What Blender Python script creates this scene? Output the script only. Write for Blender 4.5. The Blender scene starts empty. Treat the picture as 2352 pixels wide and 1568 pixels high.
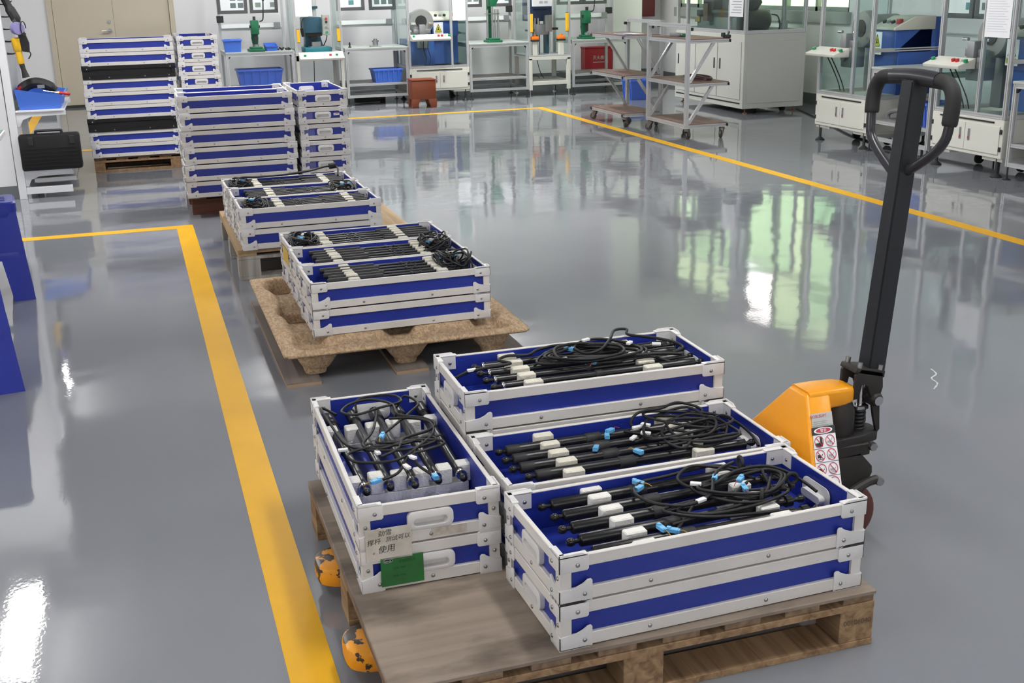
import bpy, bmesh, math, random
from mathutils import Vector, Matrix
# ------------------------------------------------------------------ camera, world, lamps, exposure
SC = bpy.context.scene
COL = SC.collection
R = math.radians
def set_camera():
    f, pitch, roll, yaw = 2614.26, R(17.5409), R(-1.2089), R(17.9873)
    cy, sy = math.cos(yaw), math.sin(yaw)
    fw = Vector((sy*math.cos(pitch), cy*math.cos(pitch), -math.sin(pitch)))
    r = Vector((cy, -sy, 0)); u = r.cross(fw)
    c, s = math.cos(roll), math.sin(roll)
    r2 = c*r + s*u; u2 = -s*r + c*u
    cam = bpy.data.cameras.new('camera'); cam.sensor_width = 36; cam.lens = 36*f/2352
    cam.clip_start = .05; cam.clip_end = 100
    o = bpy.data.objects.new('camera', cam); COL.objects.link(o)
    m = Matrix((r2, u2, -fw)).transposed().to_4x4(); m.translation = (0, 0, 1.5)
    o.matrix_world = m; SC.camera = o
set_camera()
w = bpy.data.worlds.new('world'); SC.world = w; w.use_nodes = True
w.node_tree.nodes['Background'].inputs[0].default_value = (.75, .85, 1, 1)
w.node_tree.nodes['Background'].inputs[1].default_value = .3
SC.view_settings.view_transform = 'Standard'; SC.view_settings.look = 'None'
SC.view_settings.gamma = 1; SC.view_settings.use_curve_mapping = False
SC.view_settings.exposure = 0.0
SC.cycles.transparent_max_bounces = 48      # many acrylic panes stand behind one another
LAMP_ROWS = {-3.4: 1.6, 2.1: 1.02, 8.1: 1.75, 13.9: 1.85}      # rows of lamps and their relative output
def lamp_k(x, y): return LAMP_ROWS[y]*({-1.2: .52, 1.5: .95, 4.2: 1.7}[x] if y > 13 else .45 if (x, y) == (-1.2, 2.1) else 1)
LAMP_SPOTS = [(x, y) for x in (-1.2, 1.5, 4.2) for y in LAMP_ROWS]
LAMP_POWER = 22
TUBE_GLOW = 46
for lx, ly in LAMP_SPOTS:                       # the tubes of the ceiling lamps (their fixtures follow below)
    li = bpy.data.lights.new('tube_light', 'AREA'); li.shape = 'RECTANGLE'
    li.size = .14; li.size_y = 1.2; li.energy = LAMP_POWER*lamp_k(lx, ly); li.color = (1, .985, .96)
    o = bpy.data.objects.new('tube_light', li); COL.objects.link(o); o.location = (lx, ly, 2.985)
# ------------------------------------------------------------------ materials
MATS = {}
def mat(name, col, rough=.5, metal=0, noise=0, nscale=8, bump=0, bscale=60, spec=.5, col2=None, stretch=None, emit=0, alpha=1):
    if name in MATS: return MATS[name]
    m = bpy.data.materials.new(name); m.use_nodes = True; nt = m.node_tree; N = nt.nodes; Lk = nt.links
    p = N['Principled BSDF']; p.inputs['Roughness'].default_value = rough; p.inputs['Metallic'].default_value = metal
    p.inputs['Specular IOR Level'].default_value = spec
    p.inputs['Base Color'].default_value = (*col, 1)
    tc = None
    if noise or bump:
        tc = N.new('ShaderNodeTexCoord'); mp = N.new('ShaderNodeMapping'); Lk.new(tc.outputs['Object'], mp.inputs[0])
        if stretch: mp.inputs['Scale'].default_value = stretch
    if noise:
        n = N.new('ShaderNodeTexNoise'); n.inputs['Scale'].default_value = nscale; n.inputs['Detail'].default_value = 6
        n.inputs['Roughness'].default_value = .6
        Lk.new(mp.outputs[0], n.inputs['Vector'])
        rp = N.new('ShaderNodeValToRGB'); rp.color_ramp.elements[0].position = .5-.5*noise*0 - .18; rp.color_ramp.elements[1].position = .68
        c2 = col2 or tuple(c*(1-noise) for c in col)
        rp.color_ramp.elements[0].color = (*c2, 1); rp.color_ramp.elements[1].color = (*col, 1)
        Lk.new(n.outputs['Fac'], rp.inputs[0]); Lk.new(rp.outputs[0], p.inputs['Base Color'])
    if bump:
        b = N.new('ShaderNodeTexNoise'); b.inputs['Scale'].default_value = bscale; b.inputs['Detail'].default_value = 3
        Lk.new(mp.outputs[0], b.inputs['Vector'])
        bm_ = N.new('ShaderNodeBump'); bm_.inputs['Strength'].default_value = bump; bm_.inputs['Distance'].default_value = .01
        Lk.new(b.outputs['Fac'], bm_.inputs['Height']); Lk.new(bm_.outputs[0], p.inputs['Normal'])
    if emit:
        p.inputs['Emission Color'].default_value = (*col, 1); p.inputs['Emission Strength'].default_value = emit
    MATS[name] = m
    return m
def floor_mat():
    m = bpy.data.materials.new('epoxy_floor'); m.use_nodes = True; nt = m.node_tree; N = nt.nodes; Lk = nt.links
    p = N['Principled BSDF']
    tc = N.new('ShaderNodeTexCoord')
    n = N.new('ShaderNodeTexNoise'); n.inputs['Scale'].default_value = .8; n.inputs['Detail'].default_value = 7
    Lk.new(tc.outputs['Object'], n.inputs['Vector'])
    rp = N.new('ShaderNodeValToRGB'); rp.color_ramp.elements[0].position = .3; rp.color_ramp.elements[1].position = .72
    rp.color_ramp.elements[0].color = (.202, .215, .238, 1); rp.color_ramp.elements[1].color = (.226, .238, .260, 1)
    Lk.new(n.outputs['Fac'], rp.inputs[0]); Lk.new(rp.outputs[0], p.inputs['Base Color'])
    p.inputs['Roughness'].default_value = .046; p.inputs['Specular IOR Level'].default_value = .78
    a = N.new('ShaderNodeTexNoise'); a.inputs['Scale'].default_value = 2.2; a.inputs['Detail'].default_value = 2
    b = N.new('ShaderNodeTexNoise'); b.inputs['Scale'].default_value = 75; b.inputs['Detail'].default_value = 2
    for q in (a, b): Lk.new(tc.outputs['Object'], q.inputs['Vector'])
    b1 = N.new('ShaderNodeBump'); b1.inputs['Strength'].default_value = .10; b1.inputs['Distance'].default_value = .03
    b2 = N.new('ShaderNodeBump'); b2.inputs['Strength'].default_value = .040; b2.inputs['Distance'].default_value = .003
    Lk.new(a.outputs['Fac'], b1.inputs['Height']); Lk.new(b.outputs['Fac'], b2.inputs['Height'])
    Lk.new(b1.outputs[0], b2.inputs['Normal']); Lk.new(b2.outputs[0], p.inputs['Normal'])
    return m
def wood_mat(name, c1, c2, axis=0, scale=1.0, dirt=None):
    """grain stretched along one local axis, with knots of darker wood and optional grime"""
    m = bpy.data.materials.new(name); m.use_nodes = True; nt = m.node_tree; N = nt.nodes; Lk = nt.links
    p = N['Principled BSDF']; p.inputs['Roughness'].default_value = .75; p.inputs['Specular IOR Level'].default_value = .25
    tc = N.new('ShaderNodeTexCoord'); mp = N.new('ShaderNodeMapping'); Lk.new(tc.outputs['Object'], mp.inputs[0])
    s = [26*scale]*3; s[axis] = 1.6*scale; mp.inputs['Scale'].default_value = s
    n = N.new('ShaderNodeTexNoise'); n.inputs['Scale'].default_value = 1.6; n.inputs['Detail'].default_value = 8; n.inputs['Distortion'].default_value = .6
    Lk.new(mp.outputs[0], n.inputs['Vector'])
    rp = N.new('ShaderNodeValToRGB'); rp.color_ramp.elements[0].position = .33; rp.color_ramp.elements[1].position = .66
    rp.color_ramp.elements[0].color = (*c2, 1); rp.color_ramp.elements[1].color = (*c1, 1)
    Lk.new(n.outputs['Fac'], rp.inputs[0]); out = rp.outputs[0]
    if dirt:
        d = N.new('ShaderNodeTexNoise'); d.inputs['Scale'].default_value = 4.5; d.inputs['Detail'].default_value = 6
        mp2 = N.new('ShaderNodeMapping'); Lk.new(tc.outputs['Object'], mp2.inputs[0]); mp2.inputs['Scale'].default_value = (.7, 1.7, 1)
        Lk.new(mp2.outputs[0], d.inputs['Vector'])
        r2 = N.new('ShaderNodeValToRGB'); r2.color_ramp.elements[0].position = .38; r2.color_ramp.elements[1].position = .55
        r2.color_ramp.elements[0].color = (1, 1, 1, 1); r2.color_ramp.elements[1].color = (0, 0, 0, 1)
        Lk.new(d.outputs['Fac'], r2.inputs[0])
        mx = N.new('ShaderNodeMixRGB'); mx.inputs[2].default_value = (*dirt, 1)
        ml = N.new('ShaderNodeMath'); ml.operation = 'MULTIPLY'; ml.inputs[1].default_value = .95
        Lk.new(r2.outputs[0], ml.inputs[0]); Lk.new(ml.outputs[0], mx.inputs[0]); Lk.new(out, mx.inputs[1]); out = mx.outputs[0]
    Lk.new(out, p.inputs['Base Color'])
    bp = N.new('ShaderNodeBump'); bp.inputs['Strength'].default_value = .25; bp.inputs['Distance'].default_value = .004
    Lk.new(n.outputs['Fac'], bp.inputs['Height']); Lk.new(bp.outputs[0], p.inputs['Normal'])
    return m
def chip_mat():
    """pressed wood chips"""
    m = bpy.data.materials.new('pressed_chips'); m.use_nodes = True; nt = m.node_tree; N = nt.nodes; Lk = nt.links
    p = N['Principled BSDF']; p.inputs['Roughness'].default_value = .8; p.inputs['Specular IOR Level'].default_value = .2
    tc = N.new('ShaderNodeTexCoord'); v = N.new('ShaderNodeTexVoronoi'); v.inputs['Scale'].default_value = 150
    mp = N.new('ShaderNodeMapping'); mp.inputs['Scale'].default_value = (1, .45, 1); Lk.new(tc.outputs['Object'], mp.inputs[0])
    n0 = N.new('ShaderNodeTexNoise'); n0.inputs['Scale'].default_value = 20; Lk.new(mp.outputs[0], n0.inputs['Vector'])
    ad = N.new('ShaderNodeVectorMath'); ad.operation = 'ADD'; Lk.new(mp.outputs[0], ad.inputs[0])
    sc = N.new('ShaderNodeVectorMath'); sc.operation = 'SCALE'; sc.inputs[3].default_value = .05
    Lk.new(n0.outputs['Color'], sc.inputs[0]); Lk.new(sc.outputs[0], ad.inputs[1]); Lk.new(ad.outputs[0], v.inputs['Vector'])
    sp = N.new('ShaderNodeSeparateColor'); Lk.new(v.outputs['Color'], sp.inputs[0])
    rp = N.new('ShaderNodeValToRGB'); rp.color_ramp.elements[0].color = (.34, .225, .130, 1); rp.color_ramp.elements[1].color = (.56, .42, .28, 1)
    e = rp.color_ramp.elements.new(.5); e.color = (.45, .32, .20, 1)
    Lk.new(sp.outputs[0], rp.inputs[0]); Lk.new(rp.outputs[0], p.inputs['Base Color'])
    b = N.new('ShaderNodeBump'); b.inputs['Strength'].default_value = .35; b.inputs['Distance'].default_value = .004
    Lk.new(sp.outputs[1], b.inputs['Height']); Lk.new(b.outputs[0], p.inputs['Normal'])
    return m
def chipped_paint(name, paint, under, thr=.60, scale=22):
    m = bpy.data.materials.new(name); m.use_nodes = True; nt = m.node_tree; N = nt.nodes; Lk = nt.links
    p = N['Principled BSDF']; p.inputs['Roughness'].default_value = .35
    tc = N.new('ShaderNodeTexCoord'); n = N.new('ShaderNodeTexNoise'); n.inputs['Scale'].default_value = scale; n.inputs['Detail'].default_value = 5
    Lk.new(tc.outputs['Object'], n.inputs['Vector'])
    rp = N.new('ShaderNodeValToRGB'); rp.color_ramp.interpolation = 'LINEAR'
    rp.color_ramp.elements[0].position = thr; rp.color_ramp.elements[1].position = thr+.02
    rp.color_ramp.elements[0].color = (*paint, 1); rp.color_ramp.elements[1].color = (*under, 1)
    Lk.new(n.outputs['Fac'], rp.inputs[0]); Lk.new(rp.outputs[0], p.inputs['Base Color'])
    return m
def glass_mat(name, tint=(.9, .97, .95), fac=.86):
    m = bpy.data.materials.new(name); m.use_nodes = True; nt = m.node_tree; N = nt.nodes; Lk = nt.links
    N.remove(N['Principled BSDF'])
    t = N.new('ShaderNodeBsdfTransparent'); t.inputs[0].default_value = (*tint, 1)
    g = N.new('ShaderNodeBsdfGlossy'); g.inputs['Roughness'].default_value = .05
    lw = N.new('ShaderNodeLayerWeight'); lw.inputs[0].default_value = .5
    pw = N.new('ShaderNodeMath'); pw.operation = 'POWER'; pw.inputs[1].default_value = 4.0; Lk.new(lw.outputs['Facing'], pw.inputs[0])
    fr = N.new('ShaderNodeMath'); fr.operation = 'MULTIPLY_ADD'; fr.inputs[1].default_value = .55; fr.inputs[2].default_value = .035; Lk.new(pw.outputs[0], fr.inputs[0])
    mx = N.new('ShaderNodeMixShader'); Lk.new(fr.outputs[0], mx.inputs[0]); Lk.new(t.outputs[0], mx.inputs[1]); Lk.new(g.outputs[0], mx.inputs[2])
    Lk.new(mx.outputs[0], N['Material Output'].inputs[0])
    return m
W_WALL = mat('white_wall_paint', (.78, .78, .80), .75, bump=.05, bscale=120)
W_GREY = mat('dark_grey_base', (.13, .145, .15), .5)
LINE = mat('yellow_line_paint', (.78, .42, .008), .45, noise=.10, nscale=3, spec=.22)
BLUE = mat('blue_board', (.012, .029, .285), .42, noise=.12, nscale=5, bump=.04, bscale=90)
WHT = mat('white_plastic', (.70, .675, .645), .5, noise=.10, nscale=7)
WHT2 = mat('white_bracket_plastic', (.71, .70, .695), .42, noise=.05, nscale=9)
BLKP = mat('black_board', (.006, .006, .007), .5, spec=.35)
RIV = mat('rivet_metal', (.36, .36, .36), .35, 1)
BLK = mat('black_gloss_tube', (.009, .009, .010), .30, spec=.42)
BLKM = mat('black_matte_sleeve', (.014, .014, .015), .6)
CHR = mat('chrome', (.75, .75, .75), .15, 1)
CABLE = mat('black_cable', (.009, .009, .010), .5, spec=.35)
CONN = mat('light_blue_connector', (.13, .44, .74), .4)
TAG = mat('white_tag', (.8, .8, .8), .6)
FOAM = mat('cream_foam', (.76, .73, .62), .9, noise=.12, nscale=30, bump=.3, bscale=160)
FOAMW = mat('white_foam', (.80, .79, .75), .9, noise=.08, nscale=30, bump=.3, bscale=160)
ALU = mat('aluminium_profile', (.60, .61, .62), .38, .55)
ALUD = mat('profile_slot', (.22, .225, .23), .5, .3)
CREAM = mat('cream_sheet_metal', (.64, .64, .58), .45)
CABG = mat('grey_sheet_metal', (.52, .53, .49), .5)
MBLUE = mat('machine_blue', (.028, .085, .32), .4)
TEAL = mat('teal_casting', (.02, .085, .13), .4)
GREEN = mat('green_casting', (.008, .125, .055), .4)
DARK = mat('dark_metal', (.03, .032, .034), .45, .3)
GREYM = mat('grey_metal', (.3, .31, .32), .4, .6)
STEEL = mat('polished_steel', (.62, .62, .62), .22, 1)
RUB = mat('black_rubber', (.012, .012, .012), .7)
RED = mat('red_button', (.5, .02, .025), .35)
GRN = mat('green_button', (.02, .28, .12), .35)
ORG = mat('orange_button', (.85, .2, .015), .4)
YEL = mat('yellow_guard', (.80, .47, .02), .4)
BIN = mat('blue_bin', (.055, .16, .62), .4)
BROWNB = mat('brown_board', (.20, .115, .095), .55, noise=.2, nscale=14)
PAPER = mat('paper', (.78, .79, .82), .7)
INK = mat('black_ink', (.015, .015, .015), .6)
GREYINK = mat('grey_ink', (.30, .31, .34), .7)
PANE = glass_mat('clear_acrylic')
JYEL = mat('jack_yellow_paint', (.86, .34, .008), .32, noise=.08, nscale=5, bump=.03, bscale=50)
JCHIP = chipped_paint('chipped_yellow_paint', (.72, .29, .015), (.035, .025, .02), .535, 30)
JBLK = mat('jack_black_paint', (.012, .014, .017), .42, bump=.05, bscale=60)
JDUST = mat('dusty_black_metal', (.008, .008, .009), .52, noise=.7, nscale=7, col2=(.030, .026, .022), spec=.4)

# ------------------------------------------------------------------ mesh helpers
def bx(bm, x0, x1, y0, y1, z0, z1, b=0):
    r = bmesh.ops.create_cube(bm, size=1)
    sx, sy, sz = x1-x0, y1-y0, z1-z0
    for v in r['verts']:
        v.co = Vector(((v.co.x+.5)*sx+x0, (v.co.y+.5)*sy+y0, (v.co.z+.5)*sz+z0))
    if b:
        es = list({e for v in r['verts'] for e in v.link_edges})
        bmesh.ops.bevel(bm, geom=es, offset=b, segments=1 if b < .006 else 2, affect='EDGES', profile=.5)
def frame_of(d):
    d = d.normalized(); a = Vector((0, 0, 1)) if abs(d.z) < .9 else Vector((1, 0, 0))
    u = d.cross(a).normalized(); return u, d.cross(u).normalized()
def ring(bm, c, u, v, r, n):
    return [bm.verts.new(c + u*(r*math.cos(2*math.pi*i/n)) + v*(r*math.sin(2*math.pi*i/n))) for i in range(n)]
def bridge(bm, a, b):
    n = len(a)
    for i in range(n): bm.faces.new((a[i], a[(i+1) % n], b[(i+1) % n], b[i]))
def lathe(bm, p0, p1, prof, n=16):
    """prof = [(t along p0->p1 in metres, radius)]"""
    p0 = Vector(p0); d = (Vector(p1)-p0).normalized(); u, v = frame_of(d)
    rs = [ring(bm, p0+d*t, u, v, max(r, 1e-5), n) for t, r in prof]
    for a, b in zip(rs, rs[1:]): bridge(bm, a, b)
    bm.faces.new(rs[0][::-1]); bm.faces.new(rs[-1])
def cyl(bm, p0, p1, r, r2=None, n=16):
    L = (Vector(p1)-Vector(p0)).length; lathe(bm, p0, p1, [(0, r), (L, r if r2 is None else r2)], n)
def spl(pts, k=6, closed=False):
    P = [Vector(p) for p in pts]; out = []; n = len(P)
    for i in range(n if closed else n-1):
        a, b, c, d = (P[(i-1) % n], P[i], P[(i+1) % n], P[(i+2) % n]) if closed else (P[max(i-1, 0)], P[i], P[i+1], P[min(i+2, n-1)])
        for j in range(k):
            t = j/k
            out.append(.5*((2*b)+(c-a)*t+(2*a-5*b+4*c-d)*t*t+(3*b-a-3*c+d)*t**3))
    if not closed: out.append(P[-1])
    return out
def tube(bm, pts, r, n=8, closed=False):
    P = [Vector(p) for p in pts]; m = len(P); rs = []; u = None
    for i in range(m):
        d = (P[(i+1) % m]-P[i-1]) if closed else (P[min(i+1, m-1)]-P[max(i-1, 0)])
        if d.length < 1e-7: d = Vector((1, 0, 0))
        d.normalize()
        if u is None: u, v = frame_of(d)
        else:
            u = (u-d*u.dot(d)); u = u.normalized() if u.length > 1e-6 else frame_of(d)[0]; v = d.cross(u)
        rs.append(ring(bm, P[i], u, v, r[i] if isinstance(r, list) else r, n))
    for a, b in zip(rs, rs[1:]): bridge(bm, a, b)
    if closed: bridge(bm, rs[-1], rs[0])
    else: bm.faces.new(rs[0][::-1]); bm.faces.new(rs[-1])
def prism(bm, poly, a0, a1, ax='z', b=0):
    """2-D polygon extruded along an axis: z:(x,y), y:(x,z), x:(y,z)"""
    def P(p, t): return {'z': (p[0], p[1], t), 'y': (p[0], t, p[1]), 'x': (t, p[0], p[1])}[ax]
    lo = [bm.verts.new(P(p, a0)) for p in poly]; hi = [bm.verts.new(P(p, a1)) for p in poly]
    fs = [bm.faces.new(lo[::-1]), bm.faces.new(hi)]; n = len(poly)
    for i in range(n): fs.append(bm.faces.new((lo[i], lo[(i+1) % n], hi[(i+1) % n], hi[i])))
    if b:
        es = list({e for f in fs for e in f.edges})
        bmesh.ops.bevel(bm, geom=es, offset=b, segments=2, affect='EDGES', profile=.5)
def rrect(w, h, r, n=4, cx=0, cy=0):
    o = []
    for qx, qy, a0 in ((1, 1, 0), (-1, 1, 90), (-1, -1, 180), (1, -1, 270)):
        for i in range(n+1):
            a = R(a0+90*i/n); o.append((cx+qx*(w/2-r)+r*math.cos(a), cy+qy*(h/2-r)+r*math.sin(a)))
    return o
def profile(bm, p0, p1, s=.03):
    """slotted aluminium bar"""
    p0, p1 = Vector(p0), Vector(p1); d = (p1-p0); L = d.length; d.normalize()
    a = Vector((0, 0, 1)) if abs(d.z) < .9 else Vector((0, 1, 0))
    u = d.cross(a).normalized(); v = d.cross(u).normalized(); h = s/2; g = s*.13; k = s*.2
    q = []
    for c, e in (((1, 0), (0, 1)), ((0, 1), (-1, 0)), ((-1, 0), (0, -1)), ((0, -1), (1, 0))):
        for t in ((-h, h), (-g, h), (-g, h-k), (g, h-k), (g, h)):
            q.append((e[0]*t[0]+c[0]*t[1], e[1]*t[0]+c[1]*t[1]))
    lo = [bm.verts.new(p0+u*x+v*y) for x, y in q]; hi = [bm.verts.new(p1+u*x+v*y) for x, y in q]
    n = len(q); bm.faces.new(lo[::-1]); bm.faces.new(hi)
    for i in range(n): bm.faces.new((lo[i], lo[(i+1) % n], hi[(i+1) % n], hi[i]))
def new(): return bmesh.new()
def mesh_of(name, bm, m, ang=35):
    bmesh.ops.recalc_face_normals(bm, faces=bm.faces)
    me = bpy.data.meshes.new(name); bm.to_mesh(me); bm.free()
    for q in me.polygons: q.use_smooth = True
    me.set_sharp_from_angle(angle=R(ang))
    me.materials.append(m); return me
def link(name, me, parent=None, loc=(0, 0, 0), rz=0):
    o = bpy.data.objects.new(name, me); COL.objects.link(o); o.location = loc; o.rotation_euler = (0, 0, rz)
    if parent: o.parent = parent
    return o
def obj(name, bm, m, parent=None, loc=(0, 0, 0), rz=0, ang=35):
    return link(name, mesh_of(name, bm, m, ang), parent, loc, rz)
def box(name, a, m, parent=None, b=0, loc=(0, 0, 0), rz=0):
    bm = new(); bx(bm, *a, b); return obj(name, bm, m, parent, loc, rz)
def tag(o, label, cat, group=None, kind=None):
    o['label'] = label; o['category'] = cat
    if group: o['group'] = group
    if kind: o['kind'] = kind
    return o
def thing(name, label, cat, loc=(0, 0, 0), rz=0, group=None):
    o = bpy.data.objects.new(name, None); COL.objects.link(o); o.empty_display_size = .05
    o.location = loc; o.rotation_euler = (0, 0, rz)
    return tag(o, label, cat, group)
def struct(o): o['kind'] = 'structure'; return o
def dup(root, loc, rz=0, label=None, group=None):
    r = root.copy(); COL.objects.link(r); r.location = loc; r.rotation_euler = (0, 0, rz)
    if label: r['label'] = label
    if group: r['group'] = group
    for ch in list(root.children):
        c = ch.copy(); COL.objects.link(c); c.parent = r
        for g in list(ch.children):
            d = g.copy(); COL.objects.link(d); d.parent = c
    return r
def text2d(s, h=1.0):
    """text as flat polygons, centred, height h: (verts2d, faces)"""
    cu = bpy.data.curves.new('lettering', 'FONT'); cu.body = s; cu.align_x = 'CENTER'; cu.align_y = 'CENTER'; cu.resolution_u = 3
    o = bpy.data.objects.new('lettering', cu); COL.objects.link(o)
    dg = bpy.context.evaluated_depsgraph_get(); me = o.evaluated_get(dg).to_mesh()
    V = [(v.co.x, v.co.y) for v in me.vertices]; F = [tuple(p.vertices) for p in me.polygons]
    o.evaluated_get(dg).to_mesh_clear(); bpy.data.objects.remove(o); bpy.data.curves.remove(cu)
    if not V: return [], []
    xs = [v[0] for v in V]; ys = [v[1] for v in V]; cx = (min(xs)+max(xs))/2; cy = (min(ys)+max(ys))/2
    k = h/max(1e-6, max(ys)-min(ys))
    return [((x-cx)*k, (y-cy)*k) for x, y in V], F
def put_flat(bm, VF, fn):
    V, F = VF; vs = [bm.verts.new(fn(*v)) for v in V]
    for f in F:
        try: bm.faces.new([vs[i] for i in f])
        except ValueError: pass
def ring2d(cx, cy, rx, ry, t, n=24):
    V = []; F = []
    for i in range(n):
        a = 2*math.pi*i/n; V += [(cx+rx*math.cos(a), cy+ry*math.sin(a)), (cx+(rx-t)*math.cos(a), cy+(ry-t)*math.sin(a))]
    for i in range(n): j = (i+1) % n; F.append((2*i, 2*j, 2*j+1, 2*i+1))
    return V, F
def disc2d(cx, cy, rx, ry, n=24):
    return [(cx+rx*math.cos(2*math.pi*i/n), cy+ry*math.sin(2*math.pi*i/n)) for i in range(n)], [tuple(range(n))]
def rect2d(x0, y0, x1, y1): return [(x0, y0), (x1, y0), (x1, y1), (x0, y1)], [(0, 1, 2, 3)]
def stroke2d(x0, y0, x1, y1, t):
    d = Vector((x1-x0, y1-y0)); d.normalize(); n = Vector((-d.y, d.x))*t/2
    return [(x0+n.x, y0+n.y), (x1+n.x, y1+n.y), (x1-n.x, y1-n.y), (x0-n.x, y0-n.y)], [(0, 1, 2, 3)]
ORD = ['first', 'second', 'third', 'fourth', 'fifth', 'sixth', 'seventh', 'eighth', 'ninth', 'tenth']

# ------------------------------------------------------------------ the room
BACK_Y, RIGHT_X = 16.6, 7.9
fl = struct(box('floor', (-5, 8.1, -5, 16.8, -.1, 0), floor_mat()))
struct(box('ceiling', (-5, 8.1, -5, 16.8, 3.2, 3.3), mat('ceiling_white', (.70, .70, .72), .8)))
bm = new()
bx(bm, -5, -.90, BACK_Y, BACK_Y+.2, 0, 3.2); bx(bm, -.90, .70, BACK_Y, BACK_Y+.2, 2.12, 3.2); bx(bm, .70, 8.1, BACK_Y, BACK_Y+.2, 0, 3.2)
struct(obj('wall_back', bm, W_WALL))
WY0, WY1, WZ0, WZ1 = 11.62, 13.75, 1.09, 3.05; VY0, VY1 = 14.15, 15.95
bm = new()
bx(bm, RIGHT_X, RIGHT_X+.2, -5, WY0, 0, 3.2); bx(bm, RIGHT_X, RIGHT_X+.2, WY1, VY0, 0, 3.2); bx(bm, RIGHT_X, RIGHT_X+.2, VY1, 16.6, 0, 3.2); bx(bm, RIGHT_X, RIGHT_X+.2, VY0, VY1, 0, WZ0); bx(bm, RIGHT_X, RIGHT_X+.2, VY0, VY1, WZ1, 3.2)
bx(bm, RIGHT_X, RIGHT_X+.2, WY0, WY1, 0, WZ0); bx(bm, RIGHT_X, RIGHT_X+.2, WY0, WY1, WZ1, 3.2)
struct(obj('wall_right', bm, W_WALL))
bm = new(); bx(bm, -5.2, -5, -5, 0, 0, 3.2); bx(bm, -5.2, -5, 4, 16.8, 0, 3.2); bx(bm, -5.2, -5, 0, 4, 0, 1.0); bx(bm, -5.2, -5, 0, 4, 2.8, 3.2)
struct(obj('wall_left', bm, W_WALL))
struct(box('wall_front', (-5, 8.1, -5.2, -5, 0, 3.2), W_WALL))
bm = new(); bx(bm, -3.2, -.885, 9.33, 9.75, 0, 3.2); struct(obj('wall_partition', bm, W_WALL))
struct(box('baseboard_partition', (-3.21, -.880, 9.322, 9.755, 0, .10), W_GREY))
bm = new(); bx(bm, -5, -.96, BACK_Y-.015, BACK_Y, 0, .17); bx(bm, .74, 7.9, BACK_Y-.015, BACK_Y, 0, .17); struct(obj('baseboard_back', bm, W_GREY))
struct(box('baseboard_right', (RIGHT_X-.015, RIGHT_X, -5, BACK_Y, 0, .13), W_GREY))
# square white pillar behind the benches
struct(box('wall_pillar', (6.86, 7.32, 16.0, 16.6, 0, 3.2), W_WALL)); struct(box('baseboard_pillar', (6.85, 7.33, 15.99, 16.6, 0, .17), W_GREY))
# windows in the right wall
WFR = mat('grey_window_frame', (.30, .33, .31), .5, .3)
GLOW = mat('frosted_pane_lit_by_daylight', (.74, .92, .55), .4, emit=1.5)
GLOWB = mat('clear_pane_sky_bright', (1.0, .93, .90), .4, emit=4.5)
def window(n, y0, y1, cuts, bright):
    d = struct(bpy.data.objects.new('window_%d' % n, None)); COL.objects.link(d); d.location = (RIGHT_X, 0, 0)
    bm = new(); bx(bm, .02, .12, y0, y1, WZ0, WZ0+.05); bx(bm, .02, .12, y0, y1, WZ1-.05, WZ1)
    for y in [y0]+cuts+[y1-.05]: bx(bm, .02, .12, y, y+.05, WZ0, WZ1)
    bx(bm, .02, .12, y0, y1, 2.28, 2.33); obj('window_frame', bm, WFR, d)
    box('window_sill', (-.06, .1, y0-.05, y1+.05, WZ0-.13, WZ0), mat('grey_sill', (.36, .38, .37), .5), d)
    e = [y0]+cuts+[y1-.05]
    for i in range(len(e)-1):
        box('pane', (.07, .08, e[i]+.05, e[i+1], WZ0+.05, 2.28), GLOW, d)
        box('pane', (.07, .08, e[i]+.05, e[i+1], 2.33, WZ1-.05), GLOWB if i in bright else GLOW, d)
window(1, WY0, WY1, [12.30, 12.98], (2,))
window(2, VY0, VY1, [14.75, 15.35], ())
d = struct(bpy.data.objects.new('window_3', None)); COL.objects.link(d); d.location = (-5.0, 0, 0)  # unseen window inferred from bright left faces, added in place of a fill light
bm = new(); bx(bm, -.12, -.04, 0, 4, 1.0, 1.05); bx(bm, -.12, -.04, 0, 4, 2.75, 2.8)
for y in (0, 1.32, 2.63, 3.95): bx(bm, -.12, -.04, y, y+.05, 1.0, 2.8)
obj('window_frame', bm, WFR, d)
for y0, y1 in ((.05, 1.32), (1.37, 2.63), (2.68, 3.95)): box('pane', (-.09, -.08, y0, y1, 1.05, 2.75), mat('unseen_fill_pane', (1, .96, .91), .4, emit=4.2), d)
# double door in the back wall
DOORM = mat('beige_door_paint', (.55, .49, .385), .55, bump=.05, bscale=90)
d = struct(bpy.data.objects.new('door_1', None)); COL.objects.link(d); d.location = (-.10, BACK_Y, 0)
bm = new()
bx(bm, -.80, -.735, -.03, .12, 0, 2.12); bx(bm, .735, .80, -.03, .12, 0, 2.12); bx(bm, -.80, .80, -.03, .12, 2.05, 2.12)
obj('door_frame', bm, DOORM, d)
for x0, x1 in ((-.733, .012), (.016, .733)): box('door_leaf', (x0, x1, .0, .05, .03, 2.05), DOORM, d, .004)
box('threshold', (-.735, .735, -.01, .06, 0, .028), mat('dark_threshold', (.03, .03, .03), .6), d)
bm = new(); cyl(bm, (-.045, .0, .985), (-.045, -.012, .985), .026); cyl(bm, (-.045, -.01, .985), (-.045, -.05, .985), .010)
tube(bm, spl([(-.045, -.05, .985), (-.08, -.052, .985), (-.15, -.048, .98)]), .009); obj('door_handle', bm, STEEL, d)
bm = new(); cyl(bm, (-.045, .0, 1.10), (-.045, -.014, 1.10), .022); obj('lock', bm, STEEL, d)
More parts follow.
